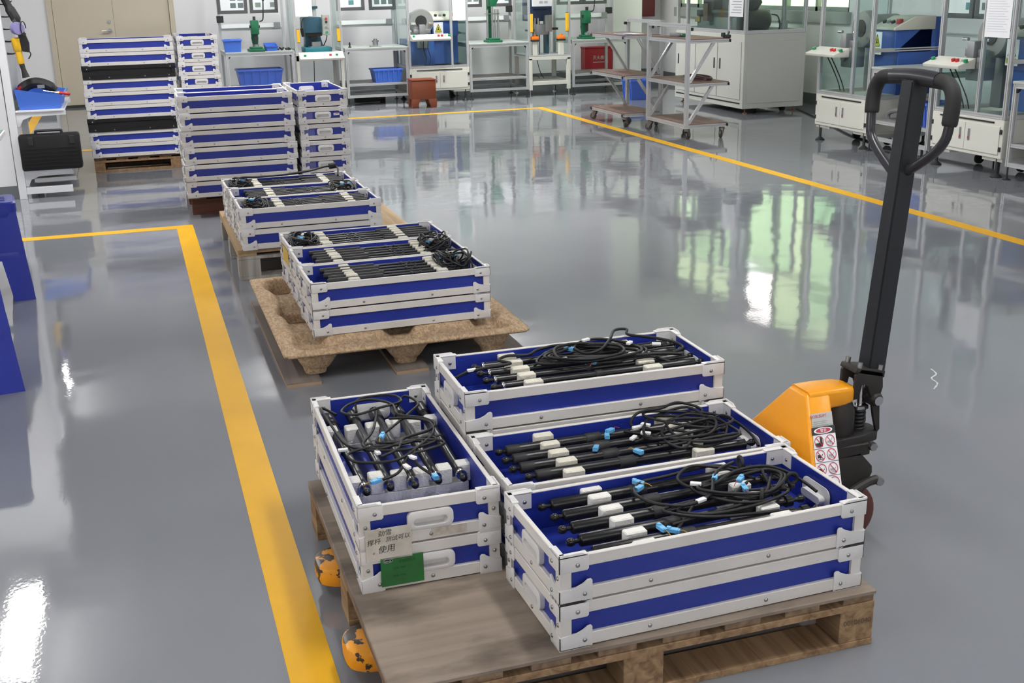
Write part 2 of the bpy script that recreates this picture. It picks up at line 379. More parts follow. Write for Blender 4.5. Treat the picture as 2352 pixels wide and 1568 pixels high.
# painted floor lines
def line(n, x0, x1, y0, y1): struct(box('trim_%d' % n, (x0, x1, y0, y1, 0, .0012), LINE))
line(1, .195, .302, -.5, 7.76); line(2, -4.9, .195, 7.655, 7.76)
line(3, 4.765, 4.865, -.5, 13.55); line(4, 1.0, 4.765, 13.44, 13.55)
line(5, -1.19, -1.08, 12.06, 16.4); line(6, -1.19, -.30, 11.95, 12.06)
# a chalky scuff on the floor
bm = new(); tube(bm, spl([(2.90, 3.55, .0002), (2.88, 3.49, .0002), (2.83, 3.455, .0002), (2.815, 3.40, .0002), (2.76, 3.35, .0002)], 4), [.0015+.0025*abs(math.sin(i*1.7)) for i in range(17)], 6); bmesh.ops.scale(bm, vec=(1, 1, .25), verts=bm.verts); obj('scuff_mark', bm, mat('chalky_scuff', (.6, .6, .6), .8), fl)
# ceiling lamps
lamp0 = {}
for i, (lx, ly) in enumerate(LAMP_SPOTS):
    lab = 'white twin tube ceiling lamp, %s along row %s from the left wall' % (ORD[i % 4], ORD[i//4])
    if True:
        lamp0[ly] = t = thing('ceiling_lamp', lab, 'lamp', (lx, ly, 2.99), 0, 'ceiling lamps of the hall')
        bm = new(); bx(bm, -.10, .10, -.64, .64, .03, .06, .004); obj('housing', bm, mat('lamp_housing', (.75, .75, .75), .5), t)
        for x in (-.085, .085):
            bm = new(); cyl(bm, (x, -.60, .0), (x, .60, .0), .018, n=10); obj('tube', bm, mat('glowing_tube%d' % i, (1, .985, .96), .5, emit=TUBE_GLOW*lamp_k(lx, ly)), t)
        for y in (-.61, .61): box('tube_holder', (-.11, .11, y-.01, y+.01, -.02, .04), MATS['lamp_housing'], t)
        for y in (-.5, .5):
            bm = new(); cyl(bm, (0, y, .06), (0, y, .21), .004, n=6); obj('hanger', bm, GREYM, t)
    else: dup(lamp0[ly], (lx, ly, 2.99), 0, lab)

# ------------------------------------------------------------------ totes
TL, TW, TH = .757, .342, .1090            # outer length, width, height of one tote
HX, HY = TL/2, TW/2
def tote_meshes(board, trim, brk, hand):
    D = {}
    px, py = HX-.015, HY-.015
    for k, a in (('f', (-px, px, -py-.003, -py, .008, TH-.004)), ('b', (-px, px, py, py+.003, .008, TH-.004)),
                 ('l', (-px-.003, -px, -py, py, .008, TH-.004)), ('r', (px, px+.003, -py, py, .008, TH-.004)), ('g', (-px, px, -py, py, .006, .010))):
        bm = new()
        if k in 'lr':                                   # end boards have the hand hole cut out
            X0, X1 = a[0], a[1]; bx(bm, X0, X1, -py, -.041, .008, TH-.004); bx(bm, X0, X1, .041, py, .008, TH-.004); bx(bm, X0, X1, -.041, .041, .008, .0405); bx(bm, X0, X1, -.041, .041, .0605, TH-.004)
        else: bx(bm, *a)
        D['panel', k] = mesh_of('panel', bm, board)
    o, t = .003, .014
    for nm, z0, z1 in (('top_rail', TH-.0285, TH-.001), ('bottom_rail', .002, .0315)):
        for k, s in (('f', -1), ('b', 1)):
            bm = new(); y0, y1 = sorted((s*(HY-o), s*(HY-t))); bx(bm, -HX+o, HX-o, y0, y1, z0, z1, .0015); D[nm, k] = mesh_of(nm, bm, trim)
        for k, s in (('l', -1), ('r', 1)):
            bm = new(); x0, x1 = sorted((s*(HX-o), s*(HX-t))); bx(bm, x0, x1, -HY+t, HY-t, z0, z1, .0015); D[nm, k] = mesh_of(nm, bm, trim)
    for sx in (-1, 1):
        for sy in (-1, 1):
            c = (sx, sy)
            bm = new(); x0, x1 = sorted((sx*(HX-.0038), sx*(HX-.029))); y0, y1 = sorted((sy*(HY-.0038), sy*(HY-.011))); bx(bm, x0, x1, y0, y1, .028, TH-.026)
            x0, x1 = sorted((sx*(HX-.0038), sx*(HX-.011))); y0, y1 = sorted((sy*(HY-.011), sy*(HY-.029))); bx(bm, x0, x1, y0, y1, .028, TH-.026)
            D['corner_post', c] = mesh_of('corner_post', bm, trim)
            zl = TH-.036
            bm = new()
            def plate(poly, along_x, b=.0012):      # poly in (distance from the corner, z)
                if along_x: prism(bm, [(sx*(HX-d), z) for d, z in poly], *sorted((sy*HY, sy*(HY-.0035))), 'y', b)
                else: prism(bm, [(sy*(HY-d), z) for d, z in poly], *sorted((sx*HX, sx*(HX-.0035))), 'x', b)
            for ax, a in ((True, .068), (False, .060)):
                plate([(0, zl), (a-.004, zl), (a, zl+.004), (a, TH-.002), (a-.016, TH+.007), (0, TH+.007)], ax)
            x0, x1 = sorted((sx*HX, sx*(HX-.066))); y0, y1 = sorted((sy*HY, sy*(HY-.0165))); bx(bm, x0, x1, y0, y1, TH-.002, TH+.0025, .001)
            x0, x1 = sorted((sx*HX, sx*(HX-.0165))); y0, y1 = sorted((sy*HY, sy*(HY-.058))); bx(bm, x0, x1, y0, y1, TH-.002, TH+.0025, .001)
            x0, x1 = sorted((sx*(HX-.015), sx*(HX-.062))); y0, y1 = sorted((sy*(HY-.0135), sy*(HY-.0165))); bx(bm, x0, x1, y0, y1, TH-.040, TH)
            x0, x1 = sorted((sx*(HX-.0135), sx*(HX-.0165))); y0, y1 = sorted((sy*(HY-.015), sy*(HY-.055))); bx(bm, x0, x1, y0, y1, TH-.040, TH)
            D['top_bracket', c] = mesh_of('top_bracket', bm, brk)
            bm = new()
            for ax, a in ((True, .076), (False, .055)):
                plate([(0, 0), (a, 0), (a, .047), (a-.004, .0515), (a-.012, .0505), (a-.022, .041), (a-.036, .0355), (0, .0335)], ax)
            x0, x1 = sorted((sx*HX, sx*(HX-.07))); y0, y1 = sorted((sy*HY, sy*(HY-.05))); bx(bm, x0, x1, y0, y1, 0, .003)
            D['bottom_bracket', c] = mesh_of('bottom_bracket', bm, brk)
    for sx in (-1, 1):
        bm = new(); n = 5
        out = rrect(.110, .046, .015, n, 0, .0555); mid = rrect(.080, .019, .0093, n, 0, .0505)
        xs = [sx*(HX-.0125), sx*(HX-.0008), sx*(HX+.0004), sx*(HX-.036)]
        rs = [[bm.verts.new((xs[0], y, z)) for y, z in out], [bm.verts.new((xs[1], y, z)) for y, z in out],
              [bm.verts.new((xs[2], y*.96, (z-.056)*.9+.056)) for y, z in out], [bm.verts.new((xs[2], y*1.04, (z-.051)*1.12+.051)) for y, z in mid],
              [bm.verts.new((sx*(HX-.004), y, z)) for y, z in mid], [bm.verts.new((xs[3], y*.97, z)) for y, z in mid]]
        for a, b in zip(rs, rs[1:]): bridge(bm, a, b)
        bm.faces.new(rs[-1])
        D['handle', sx] = mesh_of('handle', bm, hand)
        bm = new(); pl = rrect(.112, .052, .018, n, 0, .057)
        q = []
        for y, z in pl: q.append((y, z))
        prism(bm, q, *sorted((sx*(HX-.0182), sx*(HX-.0205))), 'x', .0008)
        D['handle_plate', sx] = mesh_of('handle_plate', bm, hand)
    bm = new()
    def riv(x, y, z, n):
        p = Vector((x, y, z)); d = Vector(n); lathe(bm, p, p+d, [(-.001, .0052), (.0012, .0050), (.0026, .0034), (.0031, .0012)], 8)
    for sx in (-1, 1):
        for sy in (-1, 1):
            riv(sx*(HX-.042), sy*HY, TH-.021, (0, sy, 0)); riv(sx*(HX-.058), sy*HY, .018, (0, sy, 0))
            riv(sx*HX, sy*(HY-.040), TH-.021, (sx, 0, 0)); riv(sx*HX, sy*(HY-.042), .018, (sx, 0, 0))
            riv(sx*(HX-.0035), sy*(HY-.017), .056, (sx, 0, 0))
            riv(sx*(HX-.045), sy*(HY-.0165), TH-.022, (0, -sy, 0)); riv(sx*(HX-.0165), sy*(HY-.035), TH-.022, (-sx, 0, 0))
    for sy in (-1, 1):
        for x in (-.165, .125): riv(x*sy*-1, sy*(HY-.003), .0165, (0, sy, 0))
    for sx in (-1, 1): riv(sx*(HX-.003), .0, .0165, (sx, 0, 0))
    D['rivet', 0] = mesh_of('rivet', bm, RIV)
    return D
TM = tote_meshes(BLUE, WHT, WHT2, WHT2)
TMB = tote_meshes(BLKP, BLKP, BLKP, BLKP)
def tote(x, y, z, deg, label, group, short=False, black=False):
    """x, y: the near left bottom corner; deg: turn about it; short: the short side faces the viewer"""
    a = R(deg); w, l = (TW, TL) if short else (TL, TW)
    cx = x+math.cos(a)*w/2-math.sin(a)*l/2; cy = y+math.sin(a)*w/2+math.cos(a)*l/2
    t = thing('storage_tote', label, 'tote', (cx, cy, z), a+(math.pi/2 if short else 0), group)
    for (nm, k), me in (TMB if black else TM).items():
        if black and nm in ('bottom_bracket', 'handle_plate') : continue
        o = link(nm, me, t)
        if nm == 'rivet': o['kind'] = 'stuff'
    return t
P = .1106
ZP1, ZP2, ZP3, ZP4, ZP5 = .1417, .136, .165, .14, .128
LV2 = ['lower', 'top']; LV3 = ['lowest', 'middle', 'top']
G1 = 'totes on the pallet held by the pallet jack'
T = {}
for i in range(2):
    T['A', i] = tote(.732, 1.972, ZP1+i*P, 1.4, 'blue and white tote, %s of the two at the front edge of the near pallet' % LV2[i], G1)
    T['B', i] = tote(.385, 2.357, ZP1+i*P, -.77, ('end-on blue and white tote with handwritten paper card, top of its stack' if i else 'end-on blue and white tote with green tag, lower of its stack on the near pallet'), G1, True)
    T['D', i] = tote(.742, 2.337, ZP1+i*P, -.2, 'blue and white tote, %s of the two between front and rear stacks, near pallet' % LV2[i], G1)
for i in range(3):
    T['C', i] = tote(.742, 2.701, ZP1+i*P, -.95, 'blue and white tote, %s of three at the rear of near pallet' % LV3[i], G1)
ROW3 = ['front', 'middle', 'rear']
for j in range(3):
    for i in range(2):
        T['P', j, i] = tote(.601+.006*j, 4.455+.352*j, ZP2+i*(P+.0015), (.4, .0, .5)[j], 'blue and white tote, %s of the %s pair on pressed wood pallet' % (LV2[i], ROW3[j]), 'totes on the pressed wood pallet')
        T['Q', j, i] = tote(.480-.004*j, 6.062+.352*j, ZP3+i*(P+.001), (.2, -.4, .5)[j], 'blue and white tote, %s of the %s pair on pale wooden pallet' % (LV2[i], ROW3[j]), 'totes on the pale wooden pallet')
random.seed(3)
for i in range(6):
    jx, jy = random.uniform(-.006, .006), random.uniform(-.006, .006)
    T['G', i] = tote(.298+jx, 7.955+jy, ZP4+i*.1132, random.uniform(-.5, .5), 'side-on empty blue and white tote, %s from bottom on reddish pallet' % ORD[i], 'side-on stack on the reddish pallet')
    T['H', i] = tote(1.085+jy, 7.965-jx, ZP4+i*.1132, random.uniform(-.6, .6), 'empty tote by its handle end, %s from the bottom on reddish pallet' % ORD[i], 'end-on stack on the reddish pallet', True)
    tote(.300-jx, 8.312+jy, ZP4+i*.1132, random.uniform(-.4, .4), 'empty tote, %s from bottom, behind the side-on stack on reddish pallet' % ORD[i], 'rear stack on the reddish pallet')
for i in range(9):
    jx, jy = random.uniform(-.010, .010), random.uniform(-.008, .008); blk = i in (2, 6)
    if i == 2: jx, jy = -.004, -.006
    T['F', i] = tote(-.362+jx, 10.39+jy, ZP5+i*.1090, random.uniform(-.4, .6), ('solid black tote, the %s of two black ones in the farthest side-on stack' % ('lower' if i == 2 else 'upper')) if blk else 'blue and white tote, %s from bottom of the farthest side-on stack' % ORD[i], 'farthest side-on stack', black=blk)
    T['E', i] = tote(.428+jy, 10.40+jx, ZP5+i*.1090, random.uniform(-.5, .5), 'blue and white tote by its handle end, %s from bottom, farthest stack' % ORD[i], 'farthest end-on stack', True)
# cards and stickers on the end-on stack of the near pallet (local -x end faces the viewer, local y runs to the viewer's left)
def card_on(t, x0, x1, z0, z1, name, m, items, off=.002, label=None):
    """x0..x1 measured from the left edge of the tote's front end"""
    X = -HX-off
    bm = new(); bx(bm, X-.0008, X, HY-x1, HY-x0, z0, z1); c = obj(name, bm, m, t)
    if label: c['label'] = label
    for nm, mm, VF in items:
        bm = new(); put_flat(bm, VF, lambda u, v: (X-.0014, HY-((x0+x1)/2+u), (z0+z1)/2+v)); obj(nm, bm, mm, c)
    return c
def hand(s, h, ux, vy, slant=.18, rot=.06):
    V, F = text2d(s, h)
    return [(ux+(x+slant*y)*math.cos(rot)-y*math.sin(rot), vy+(x+slant*y)*math.sin(rot)+y*math.cos(rot)) for x, y in V], F
CARD = mat('grubby_white_card', (.66, .63, .57), .5, noise=.22, nscale=14, col2=(.46, .43, .37))
t = T['B', 1]
card_on(t, .014, .122, -.0285, .0525, 'handwritten_card', CARD, [
    ('lettering', INK, hand('劲雪', .0150, -.008, .029)), ('lettering', INK, hand('撑杆', .0150, -.034, .009)), ('lettering', INK, hand('测试可以', .0135, .022, .013)),
    ('lettering', INK, hand('使用', .0190, -.006, -.012)), ('lettering', INK, hand('*', .006, -.036, -.020))], .0035, 'dirty white paper card with black handwriting')
card_on(t, .172, .258, .008, .030, 'sticker_residue', mat('peeled_sticker', (.33, .28, .22), .7, noise=.3, nscale=40, col2=(.62, .58, .52)), [], -.0025)
t = T['B', 0]
GCARD = mat('green_card', (.012, .19, .035), .35, noise=.35, nscale=8, col2=(.03, .10, .035))
V, F = text2d('Lianck', .0045)
c = card_on(t, .046, .148, .012, .086, 'green_tag', GCARD, [
    ('lettering', mat('dark_green_ink', (.004, .05, .012), .6), hand('合格标识卡', .0075, .012, .024, 0, 0)), ('lettering', MATS['dark_green_ink'], hand('品名: 撑杆', .006, -.006, .008, 0, 0)),
    ('lettering', MATS['dark_green_ink'], hand('检验: 合格', .006, -.008, -.012, 0, 0)),
    ('emblem', INK, disc2d(-.034, .029, .0112, .0045)), ('emblem', PAPER, ring2d(-.034, .029, .0118, .0050, .0008))], .0035, 'green plastic-sleeved identification tag')
bm = new(); put_flat(bm, ([(x-.034, y+.029) for x, y in V], F), lambda u, v: (-HX-.0035-.0018, HY-(.097+u), .049+v)); obj('lettering', bm, PAPER, c)
# tape and stickers on the handle ends of the reddish pallet's stack
for i in (1, 2, 3, 4):
    t = T['H', i]
    card_on(t, .03, .10, .030, .075, 'tape_patch', mat('clear_tape', (.10, .11, .33), .15), [], -.006)
card_on(T['H', 4], .245, .285, .050, .066, 'torn_sticker', PAPER, [('red_print', RED, stroke2d(-.015, .0, .016, .006, .003))], -.006)
# yellow sticker on the far pair of the pressed wood pallet
card_on(T['P', 2, 1], .12, .30, .012, .085, 'yellow_sticker', mat('yellow_sticker', (.62, .42, .06), .5), [], .001)

# ------------------------------------------------------------------ what lies in the totes
def at(t, x, y, z):
    """x from the tote's left end, y from its near side (as one looks along +y of the tote), z above its underside"""
    a = t.rotation_euler.z; lx, ly = x-HX, y-HY
    return Vector((t.location.x+math.cos(a)*lx-math.sin(a)*ly, t.location.y+math.sin(a)*lx+math.cos(a)*ly, t.location.z+z))
def lmesh(name, prof, m, n=14):
    bm = new(); lathe(bm, (0, 0, 0), (1, 0, 0), prof, n); return mesh_of(name, bm, m, 50)
BALL = [(-.011, .002), (-.0095, .006), (-.005, .0092), (0, .0102), (.005, .0092), (.009, .0062), (.012, .0050), (.026, .0050)]
SM = {}
def strut_parts(style):
    if style in SM: return SM[style]
    L = []
    if style == 'thick':       # front and middle totes: two stout tubes with a matte sleeve
        L = [('tube', lmesh('tube', [(.020, .004), (.021, .0125), (.024, .0148), (.245, .0148)], BLK), 0), ('sleeve', lmesh('sleeve', [(.222, .0150), (.224, .0162), (.262, .0162), (.264, .0150)], BLKM), 0),
             ('rod', lmesh('rod', [(.26, .0128), (.52, .0128), (.526, .010), (.538, .010), (.54, .0142), (.556, .0142), (.558, .004)], BLK), 0), ('ball_socket', lmesh('ball_socket', BALL, BLK), 0)]
        far = .582
    elif style == 'capped':
        L = [('end_cap', lmesh('end_cap', [(.018, .004), (.019, .0135), (.021, .0150), (.055, .0150)], BLKM), 0), ('tube', lmesh('tube', [(.05, .0146), (.248, .0146)], BLK), 0),
             ('sleeve', lmesh('sleeve', [(.240, .0150), (.242, .0166), (.282, .0166), (.284, .0150)], BLKM), 0), ('rod', lmesh('rod', [(.27, .0132), (.56, .0132), (.562, .0142), (.598, .0142), (.602, .004)], BLK), 0),
             ('ball_socket', lmesh('ball_socket', BALL, BLK), 0)]
        far = .62
    elif style == 'short':
        L = [('tube', lmesh('tube', [(.028, .0118), (.27, .0118)], BLK), 0), ('silver_ring', lmesh('silver_ring', [(.018, .005), (.019, .0135), (.0275, .0135), (.028, .0118)], STEEL), 0),
             ('sleeve', lmesh('sleeve', [(.262, .0118), (.264, .0145), (.272, .0145), (.274, .0118)], BLKM), 0), ('rod', lmesh('rod', [(.27, .0138), (.45, .0138), (.452, .0125), (.462, .0125), (.465, .0175), (.53, .0175), (.532, .004)], BLK), 0),
             ('ball_socket', lmesh('ball_socket', BALL, BLK), 0)]
        far = None
    elif style == 'ringed':
        L = [('tube', lmesh('tube', [(.028, .0118), (.30, .0118)], BLK), 0), ('silver_ring', lmesh('silver_ring', [(.020, .005), (.021, .0125), (.027, .0125), (.028, .0118)], STEEL), 0),
             ('sleeve', lmesh('sleeve', [(.295, .0118), (.297, .0140), (.315, .0140), (.317, .0118)], BLKM), 0), ('rod', lmesh('rod', [(.31, .0138), (.545, .0138), (.548, .0155), (.60, .0155), (.602, .004)], BLK), 0),
             ('ball_socket', lmesh('ball_socket', BALL, BLK), 0)]
        far = .622
    else:                      # slim: far pallets
        L = [('tube', lmesh('tube', [(0, .004), (.001, .0105), (.012, .0115), (.22, .0115)], BLKM, 10), 0), ('sleeve', lmesh('sleeve', [(.20, .0120), (.235, .0120), (.237, .008)], BLKM, 10), 0),
             ('rod', lmesh('rod', [(.23, .0058), (.35, .0058), (.352, .0085), (.36, .0085), (.362, .0058), (.39, .0058), (.392, .0085), (.398, .0085), (.40, .0058), (.60, .0058)], BLK, 8), 0)]
        far = None
    if far: L.append(('ball_socket', L[-1][1], far))
    SM[style] = L; return L
def strut(t, x, y, z, style, label, tilt=0, flip=False, cable=None, cname='cable'):
    p = at(t, x, y, z)
    r = thing('telescopic_strut', label, 'strut', p, t.rotation_euler.z+tilt+(math.pi if flip else 0), 'struts lying in the totes')
    for nm, me, dx in strut_parts(style):
        o = link(nm, me, r, (dx, 0, 0), 0)
        if dx: o.rotation_euler = (0, 0, math.pi)
    if cable:
        # cable points come in tote coordinates; bring them into the strut's own frame
        inv = (Matrix.Translation(p) @ Matrix.Rotation(r.rotation_euler.z, 4, 'Z')).inverted()
        pts, rad, conns, tags = cable
        Q = [inv @ at(t, *q) for q in pts]
        bm = new(); tube(bm, spl(Q, 6), rad*.84, 7); c = obj('cable', bm, CABLE, r, ang=60)
        for kind, q in [('connector', c_) for c_ in conns]+[('white_tag', c_) for c_ in tags]:
            i = min(range(len(Q)), key=lambda k: (Q[k]-inv @ at(t, *q)).length) if kind == 'white_tag' else None
            q0 = inv @ at(t, *q); ang = random.uniform(0, 6.28); bm = new()
            if kind == 'connector':
                bx(bm, -.012, .012, -.0065, .0065, -.004, .0055, .0008); bx(bm, -.0135, -.004, -.0045, .0045, .0055, .0078, .0006)
                for yy in (-.004, 0, .004): bx(bm, .012, .016, yy-.0016, yy+.0016, -.003, .0045)
                o = obj('connector', bm, CONN, c, q0, ang)
                bm = new()
                tube(bm, spl([q0+Vector((math.cos(ang)*.012, math.sin(ang)*.012, .001)), q0+Vector((math.cos(ang)*.024, math.sin(ang)*.024+.003, .003)), q0+Vector((math.cos(ang)*.040, math.sin(ang)*.036, -.002))], 4), .0010, 5)
                o = obj('wire', bm, mat('red_wire', (.40, .02, .03), .5) if random.random() < .6 else mat('yellow_wire', (.45, .26, .03), .5), c)
            else:
                bx(bm, -.013, .013, -.006, .006, -.0015, .0055, .001); obj('white_tag', bm, TAG, c, q0, ang)
    return r
def tangle(x0, x1, y0, y1, z0, z1, turns, start, seed, end=None):
    """a looping cable inside a box of tote coordinates"""
    rn = random.Random(seed); pts = [start]
    cx, cy = rn.uniform(x0+.3*(x1-x0), x1-.3*(x1-x0)), (y0+y1)/2+rn.uniform(-.15, .15)*(y1-y0)
    n = int(turns*6); ph = rn.uniform(0, 6.28); sg = rn.choice((-1, 1))
    for i in range(n):
        a = ph+sg*i*2*math.pi/6; k = rn.uniform(.55, 1.0); l = rn.uniform(.75, 1.05)
        pts.append((min(x1, max(x0, cx+(x1-x0)*.5*k*math.cos(a)+rn.uniform(-.02, .02))), min(y1, max(y0, cy+(y1-y0)*.5*l*math.sin(a)+rn.uniform(-.012, .012))), rn.uniform(z0, z1)))
    if end: pts.append(end)
    return pts
def foam_row(t, x, ys, m, label, zt=.098, w=.052, d=.026, sh=.0):
    """a strip along the tote's width with one block per gap between the struts"""
    r = thing('foam_cradle', label, 'foam', at(t, x, HY, 0), t.rotation_euler.z, 'foam cradles in the totes')
    bm = new(); bx(bm, 0, w, -HY+.020, HY-.020, .0105, .036, .001); obj('strip', bm, m, r)
    rn = random.Random(int(x*1000)+len(ys))
    for y in ys:
        bm = new(); h = rn.uniform(-.004, .003); bx(bm, rn.uniform(-.002, .002), w+rn.uniform(-.002, .002), y-HY-d/2, y-HY+d/2, .036, zt+h, .003); obj('foam_block', bm, m, r)
ZR = .079
# front tote: five stout struts, cables looped over their right half
t = T['A', 1]; ys = [.302, .240, .178, .116, .056]
for i, y in enumerate(ys):
    cab = None
    S = (.52, y, .096)
    if i == 0: cab = ([(.60, y, .09), (.52, .305, .108), (.40, .298, .104), (.325, .285, .106), (.285, .235, .108), (.300, .165, .110), (.360, .125, .112), (.435, .150, .114), (.480, .215, .118), (.520, .255, .121), (.57, .275, .122)], .0048, [(.320, .292, .104), (.308, .262, .103)], [(.428, .205, .117)])
    if i == 1: cab = ([(.60, y, .09), (.55, .262, .112), (.47, .300, .118), (.41, .262, .112), (.42, .215, .108), (.47, .20, .112), (.545, .23, .12), (.62, .225, .124), (.665, .19, .116), (.69, .15, .10), (.70, .115, .09)], .0048, [(.488, .222, .116)], [])
    if i == 2: cab = (tangle(.40, .66, .09, .25, .100, .120, 2.2, (.60, y, .09), 5, (.30, .075, .098)), .0048, [(.268, .066, .100)], [(.402, .132, .112)])
    if i == 3: cab = (tangle(.42, .68, .10, .24, .100, .122, 1.8, (.60, y, .09), 9, (.55, .18, .112)), .0048, [(.538, .190, .118), (.528, .155, .112)], [])
    if i == 4: cab = (tangle(.30, .62, .05, .17, .096, .112, 1.5, (.60, y, .09), 12, (.30, .052, .096)), .0045, [(.288, .05, .098)], [])
    strut(t, .080+(.006 if i % 2 else 0)-.012*(i == 3), y, ZR, 'thick', 'stout black strut, %s from the back in the front tote of the near pallet' % ORD[i], 0, False, cab)
foam_row(t, .186, [.325, .271, .209, .147, .086, .030], FOAMW, 'row of white foam blocks near the left end of the front tote')
foam_row(t, .524, [.325, .271, .209, .147, .086, .030], FOAMW, 'row of white foam blocks near the right end of the front tote')
# black rubber rings lying on the cables of the front tote
for q, lab in (((.585, .270, .122), 'black rubber clip ring standing at the rear of the front tote cables'), ((.66, .160, .112), 'black rubber clip ring at the right end of the front tote cables'), ((.545, .105, .112), 'black rubber clip ring nearest the front rim, on front tote cables')):
    rr_ = thing('rubber_ring', lab, 'ring', at(t, *q), random.uniform(0, 3), 'black rubber rings on the cables')
    bm = new(); tube(bm, [(.013*math.cos(a*math.pi/8), 0, .013*math.sin(a*math.pi/8)) for a in range(16)], .0045, 8, True); obj('ring_band', bm, RUB, rr_)
    bm = new(); bx(bm, -.006, .006, -.009, .009, -.024, -.012, .002); obj('clip', bm, RUB, rr_)
# middle tote
t = T['D', 1]; ys = [.284, .226, .168, .110]
for i, y in enumerate(ys):
    cab = None
    if i == 0: cab = ([(.62, y, .09), (.66, .30, .11), (.60, .325, .13), (.53, .29, .135), (.47, .305, .125), (.43, .26, .112), (.47, .215, .11), (.54, .17, .112), (.53, .11, .112), (.49, .07, .112), (.47, .10, .112), (.46, .17, .11), (.40, .24, .106)], .0046, [(.368, .262, .103)], [(.435, .235, .112)])
    if i == 1: cab = ([(.62, y, .09), (.68, .24, .112), (.69, .18, .118), (.62, .16, .116), (.55, .20, .118), (.48, .27, .124), (.50, .315, .12), (.58, .30, .115), (.66, .27, .11), (.70, .20, .11), (.71, .12, .10), (.70, .06, .09)], .0046, [(.350, .236, .100)], [(.405, .190, .104)])
    if i == 2: cab = (tangle(.44, .69, .09, .31, .100, .128, 2.6, (.62, y, .09), 21, (.40, .17, .102)), .0046, [(.292, .172, .100)], [(.46, .235, .116)])
    if i == 3: cab = (tangle(.42, .66, .08, .28, .100, .122, 2.0, (.62, y, .09), 22, (.385, .115, .10)), .0046, [(.386, .112, .100)], [(.44, .19, .112)])
    strut(t, .066+.022*(i == 3), y, ZR, 'capped', 'black strut with matte end cap, %s from the back in the middle tote' % ORD[i], 0, False, cab)
foam_row(t, .172, [.313, .256, .197, .139, .080], FOAM, 'row of cream foam blocks at the left in the middle tote')
foam_row(t, .526, [.313, .256, .197, .139, .080], FOAM, 'row of cream foam blocks at the right in the middle tote')
# rear tote
t = T['C', 2]; ys = [.288, .226, .166, .108]
for i, y in enumerate(ys):
    cab = None
    if i == 0: cab = ([(.03, .222, .076), (.07, .215, .094), (.13, .205, .104), (.19, .200, .110), (.165, .235, .111), (.20, .262, .112), (.26, .255, .110), (.30, .285, .112), (.37, .305, .112), (.40, .27, .115), (.33, .225, .112), (.31, .18, .108), (.40, .17, .11), (.50, .145, .113), (.58, .13, .113), (.64, .125, .11), (.68, .12, .105)], .0052, [(.388, .256, .112)], [(.080, .214, .097)])
    if i == 1: cab = ([(.62, y, .09), (.57, .25, .112), (.50, .30, .118), (.44, .295, .118), (.40, .25, .116), (.42, .20, .113), (.47, .21, .118), (.52, .27, .125), (.565, .345, .125), (.60, .335, .127), (.59, .30, .122), (.64, .26, .12), (.69, .20, .118), (.70, .15, .113), (.66, .135, .108)], .0052, [(.421, .140, .106)], [(.452, .292, .121)])
    if i == 2: cab = (tangle(.30, .66, .12, .31, .100, .124, 2.8, (.64, y, .09), 31, (.36, .20, .11)), .0052, [], [(.564, .228, .118)])
    if i == 3: cab = (tangle(.26, .64, .12, .30, .098, .118, 2.6, (.64, y, .09), 34, (.34, .18, .11)), .0052, [], [(.640, .205, .113), (.340, .180, .11)])
    strut(t, .108+.006*(i == 3), y, ZR, 'ringed', 'glossy black strut with silver ring, %s from the back in the rear tote' % ORD[i], 0, False, cab)
foam_row(t, .190, [.318, .257, .196, .137, .078], FOAM, 'row of cream foam blocks at the left in the rear tote')
foam_row(t, .548, [.318, .257, .196, .137, .078], FOAM, 'row of cream foam blocks at the right in the rear tote')
# end-on tote: struts run away from the viewer (tote x = depth, tote y = leftwards)
t = T['B', 1]; ys = [.283, .226, .168, .110, .050]
for i, y in enumerate(ys):
    cab = None
    if i == 0: cab = ([(.66, y, .09), (.70, .315, .10), (.64, .325, .114), (.55, .315, .106), (.42, .30, .10), (.36, .27, .104), (.32, .225, .108), (.30, .15, .110), (.33, .075, .110), (.36, .09, .112), (.335, .16, .112), (.345, .25, .110), (.33, .305, .106), (.28, .29, .102), (.25, .20, .106), (.30, .13, .112), (.38, .07, .112), (.46, .06, .112), (.50, .10, .114), (.52, .16, .114)], .0045, [(.415, .200, .108)], [(.372, .312, .100)])
    if i == 1: cab = ([(.66, y, .09), (.71, .21, .11), (.70, .12, .115), (.64, .10, .114), (.60, .17, .118), (.57, .24, .118), (.61, .275, .116), (.67, .24, .114), (.68, .18, .116), (.62, .13, .116), (.54, .13, .115), (.49, .07, .114), (.44, .05, .112), (.40, .08, .112), (.37, .15, .112), (.31, .18, .11), (.28, .23, .108)], .0045, [(.185, .262, .086)], [(.318, .232, .104)])
    if i == 2: cab = ([(.66, y, .09), (.55, .19, .11), (.45, .22, .11), (.37, .26, .108), (.33, .22, .109), (.35, .14, .112), (.33, .07, .112), (.30, .06, .112), (.28, .10, .112), (.27, .15, .108), (.25, .175, .102), (.22, .19, .096), (.20, .21, .09), (.185, .245, .088)], .0045, [], [(.215, .178, .098)])
    if i == 3: cab = ([(.66, y, .09), (.69, .08, .11), (.62, .055, .11), (.56, .09, .11), (.48, .15, .11), (.39, .22, .108), (.36, .19, .109), (.34, .11, .110), (.29, .14, .110), (.25, .15, .102), (.22, .145, .094), (.18, .122, .084)], .0045, [(.165, .118, .084)], [(.255, .155, .104)])
    strut(t, .175+.006*(i % 2), y-.010*(i-2)*.3, .066, 'short', 'black strut lying away from the viewer, %s from the left in the end-on tote' % ORD[i], R(-.6*(i-2)), False, cab)
foam_row(t, .215, [.312, .255, .197, .139, .080, .028], FOAMW, 'row of white foam blocks nearest the viewer in the end-on tote', .082, .040, .036)
foam_row(t, .560, [.312, .255, .197, .139, .080, .028], FOAMW, 'row of white foam blocks farthest in the end-on tote', .082, .040, .036)
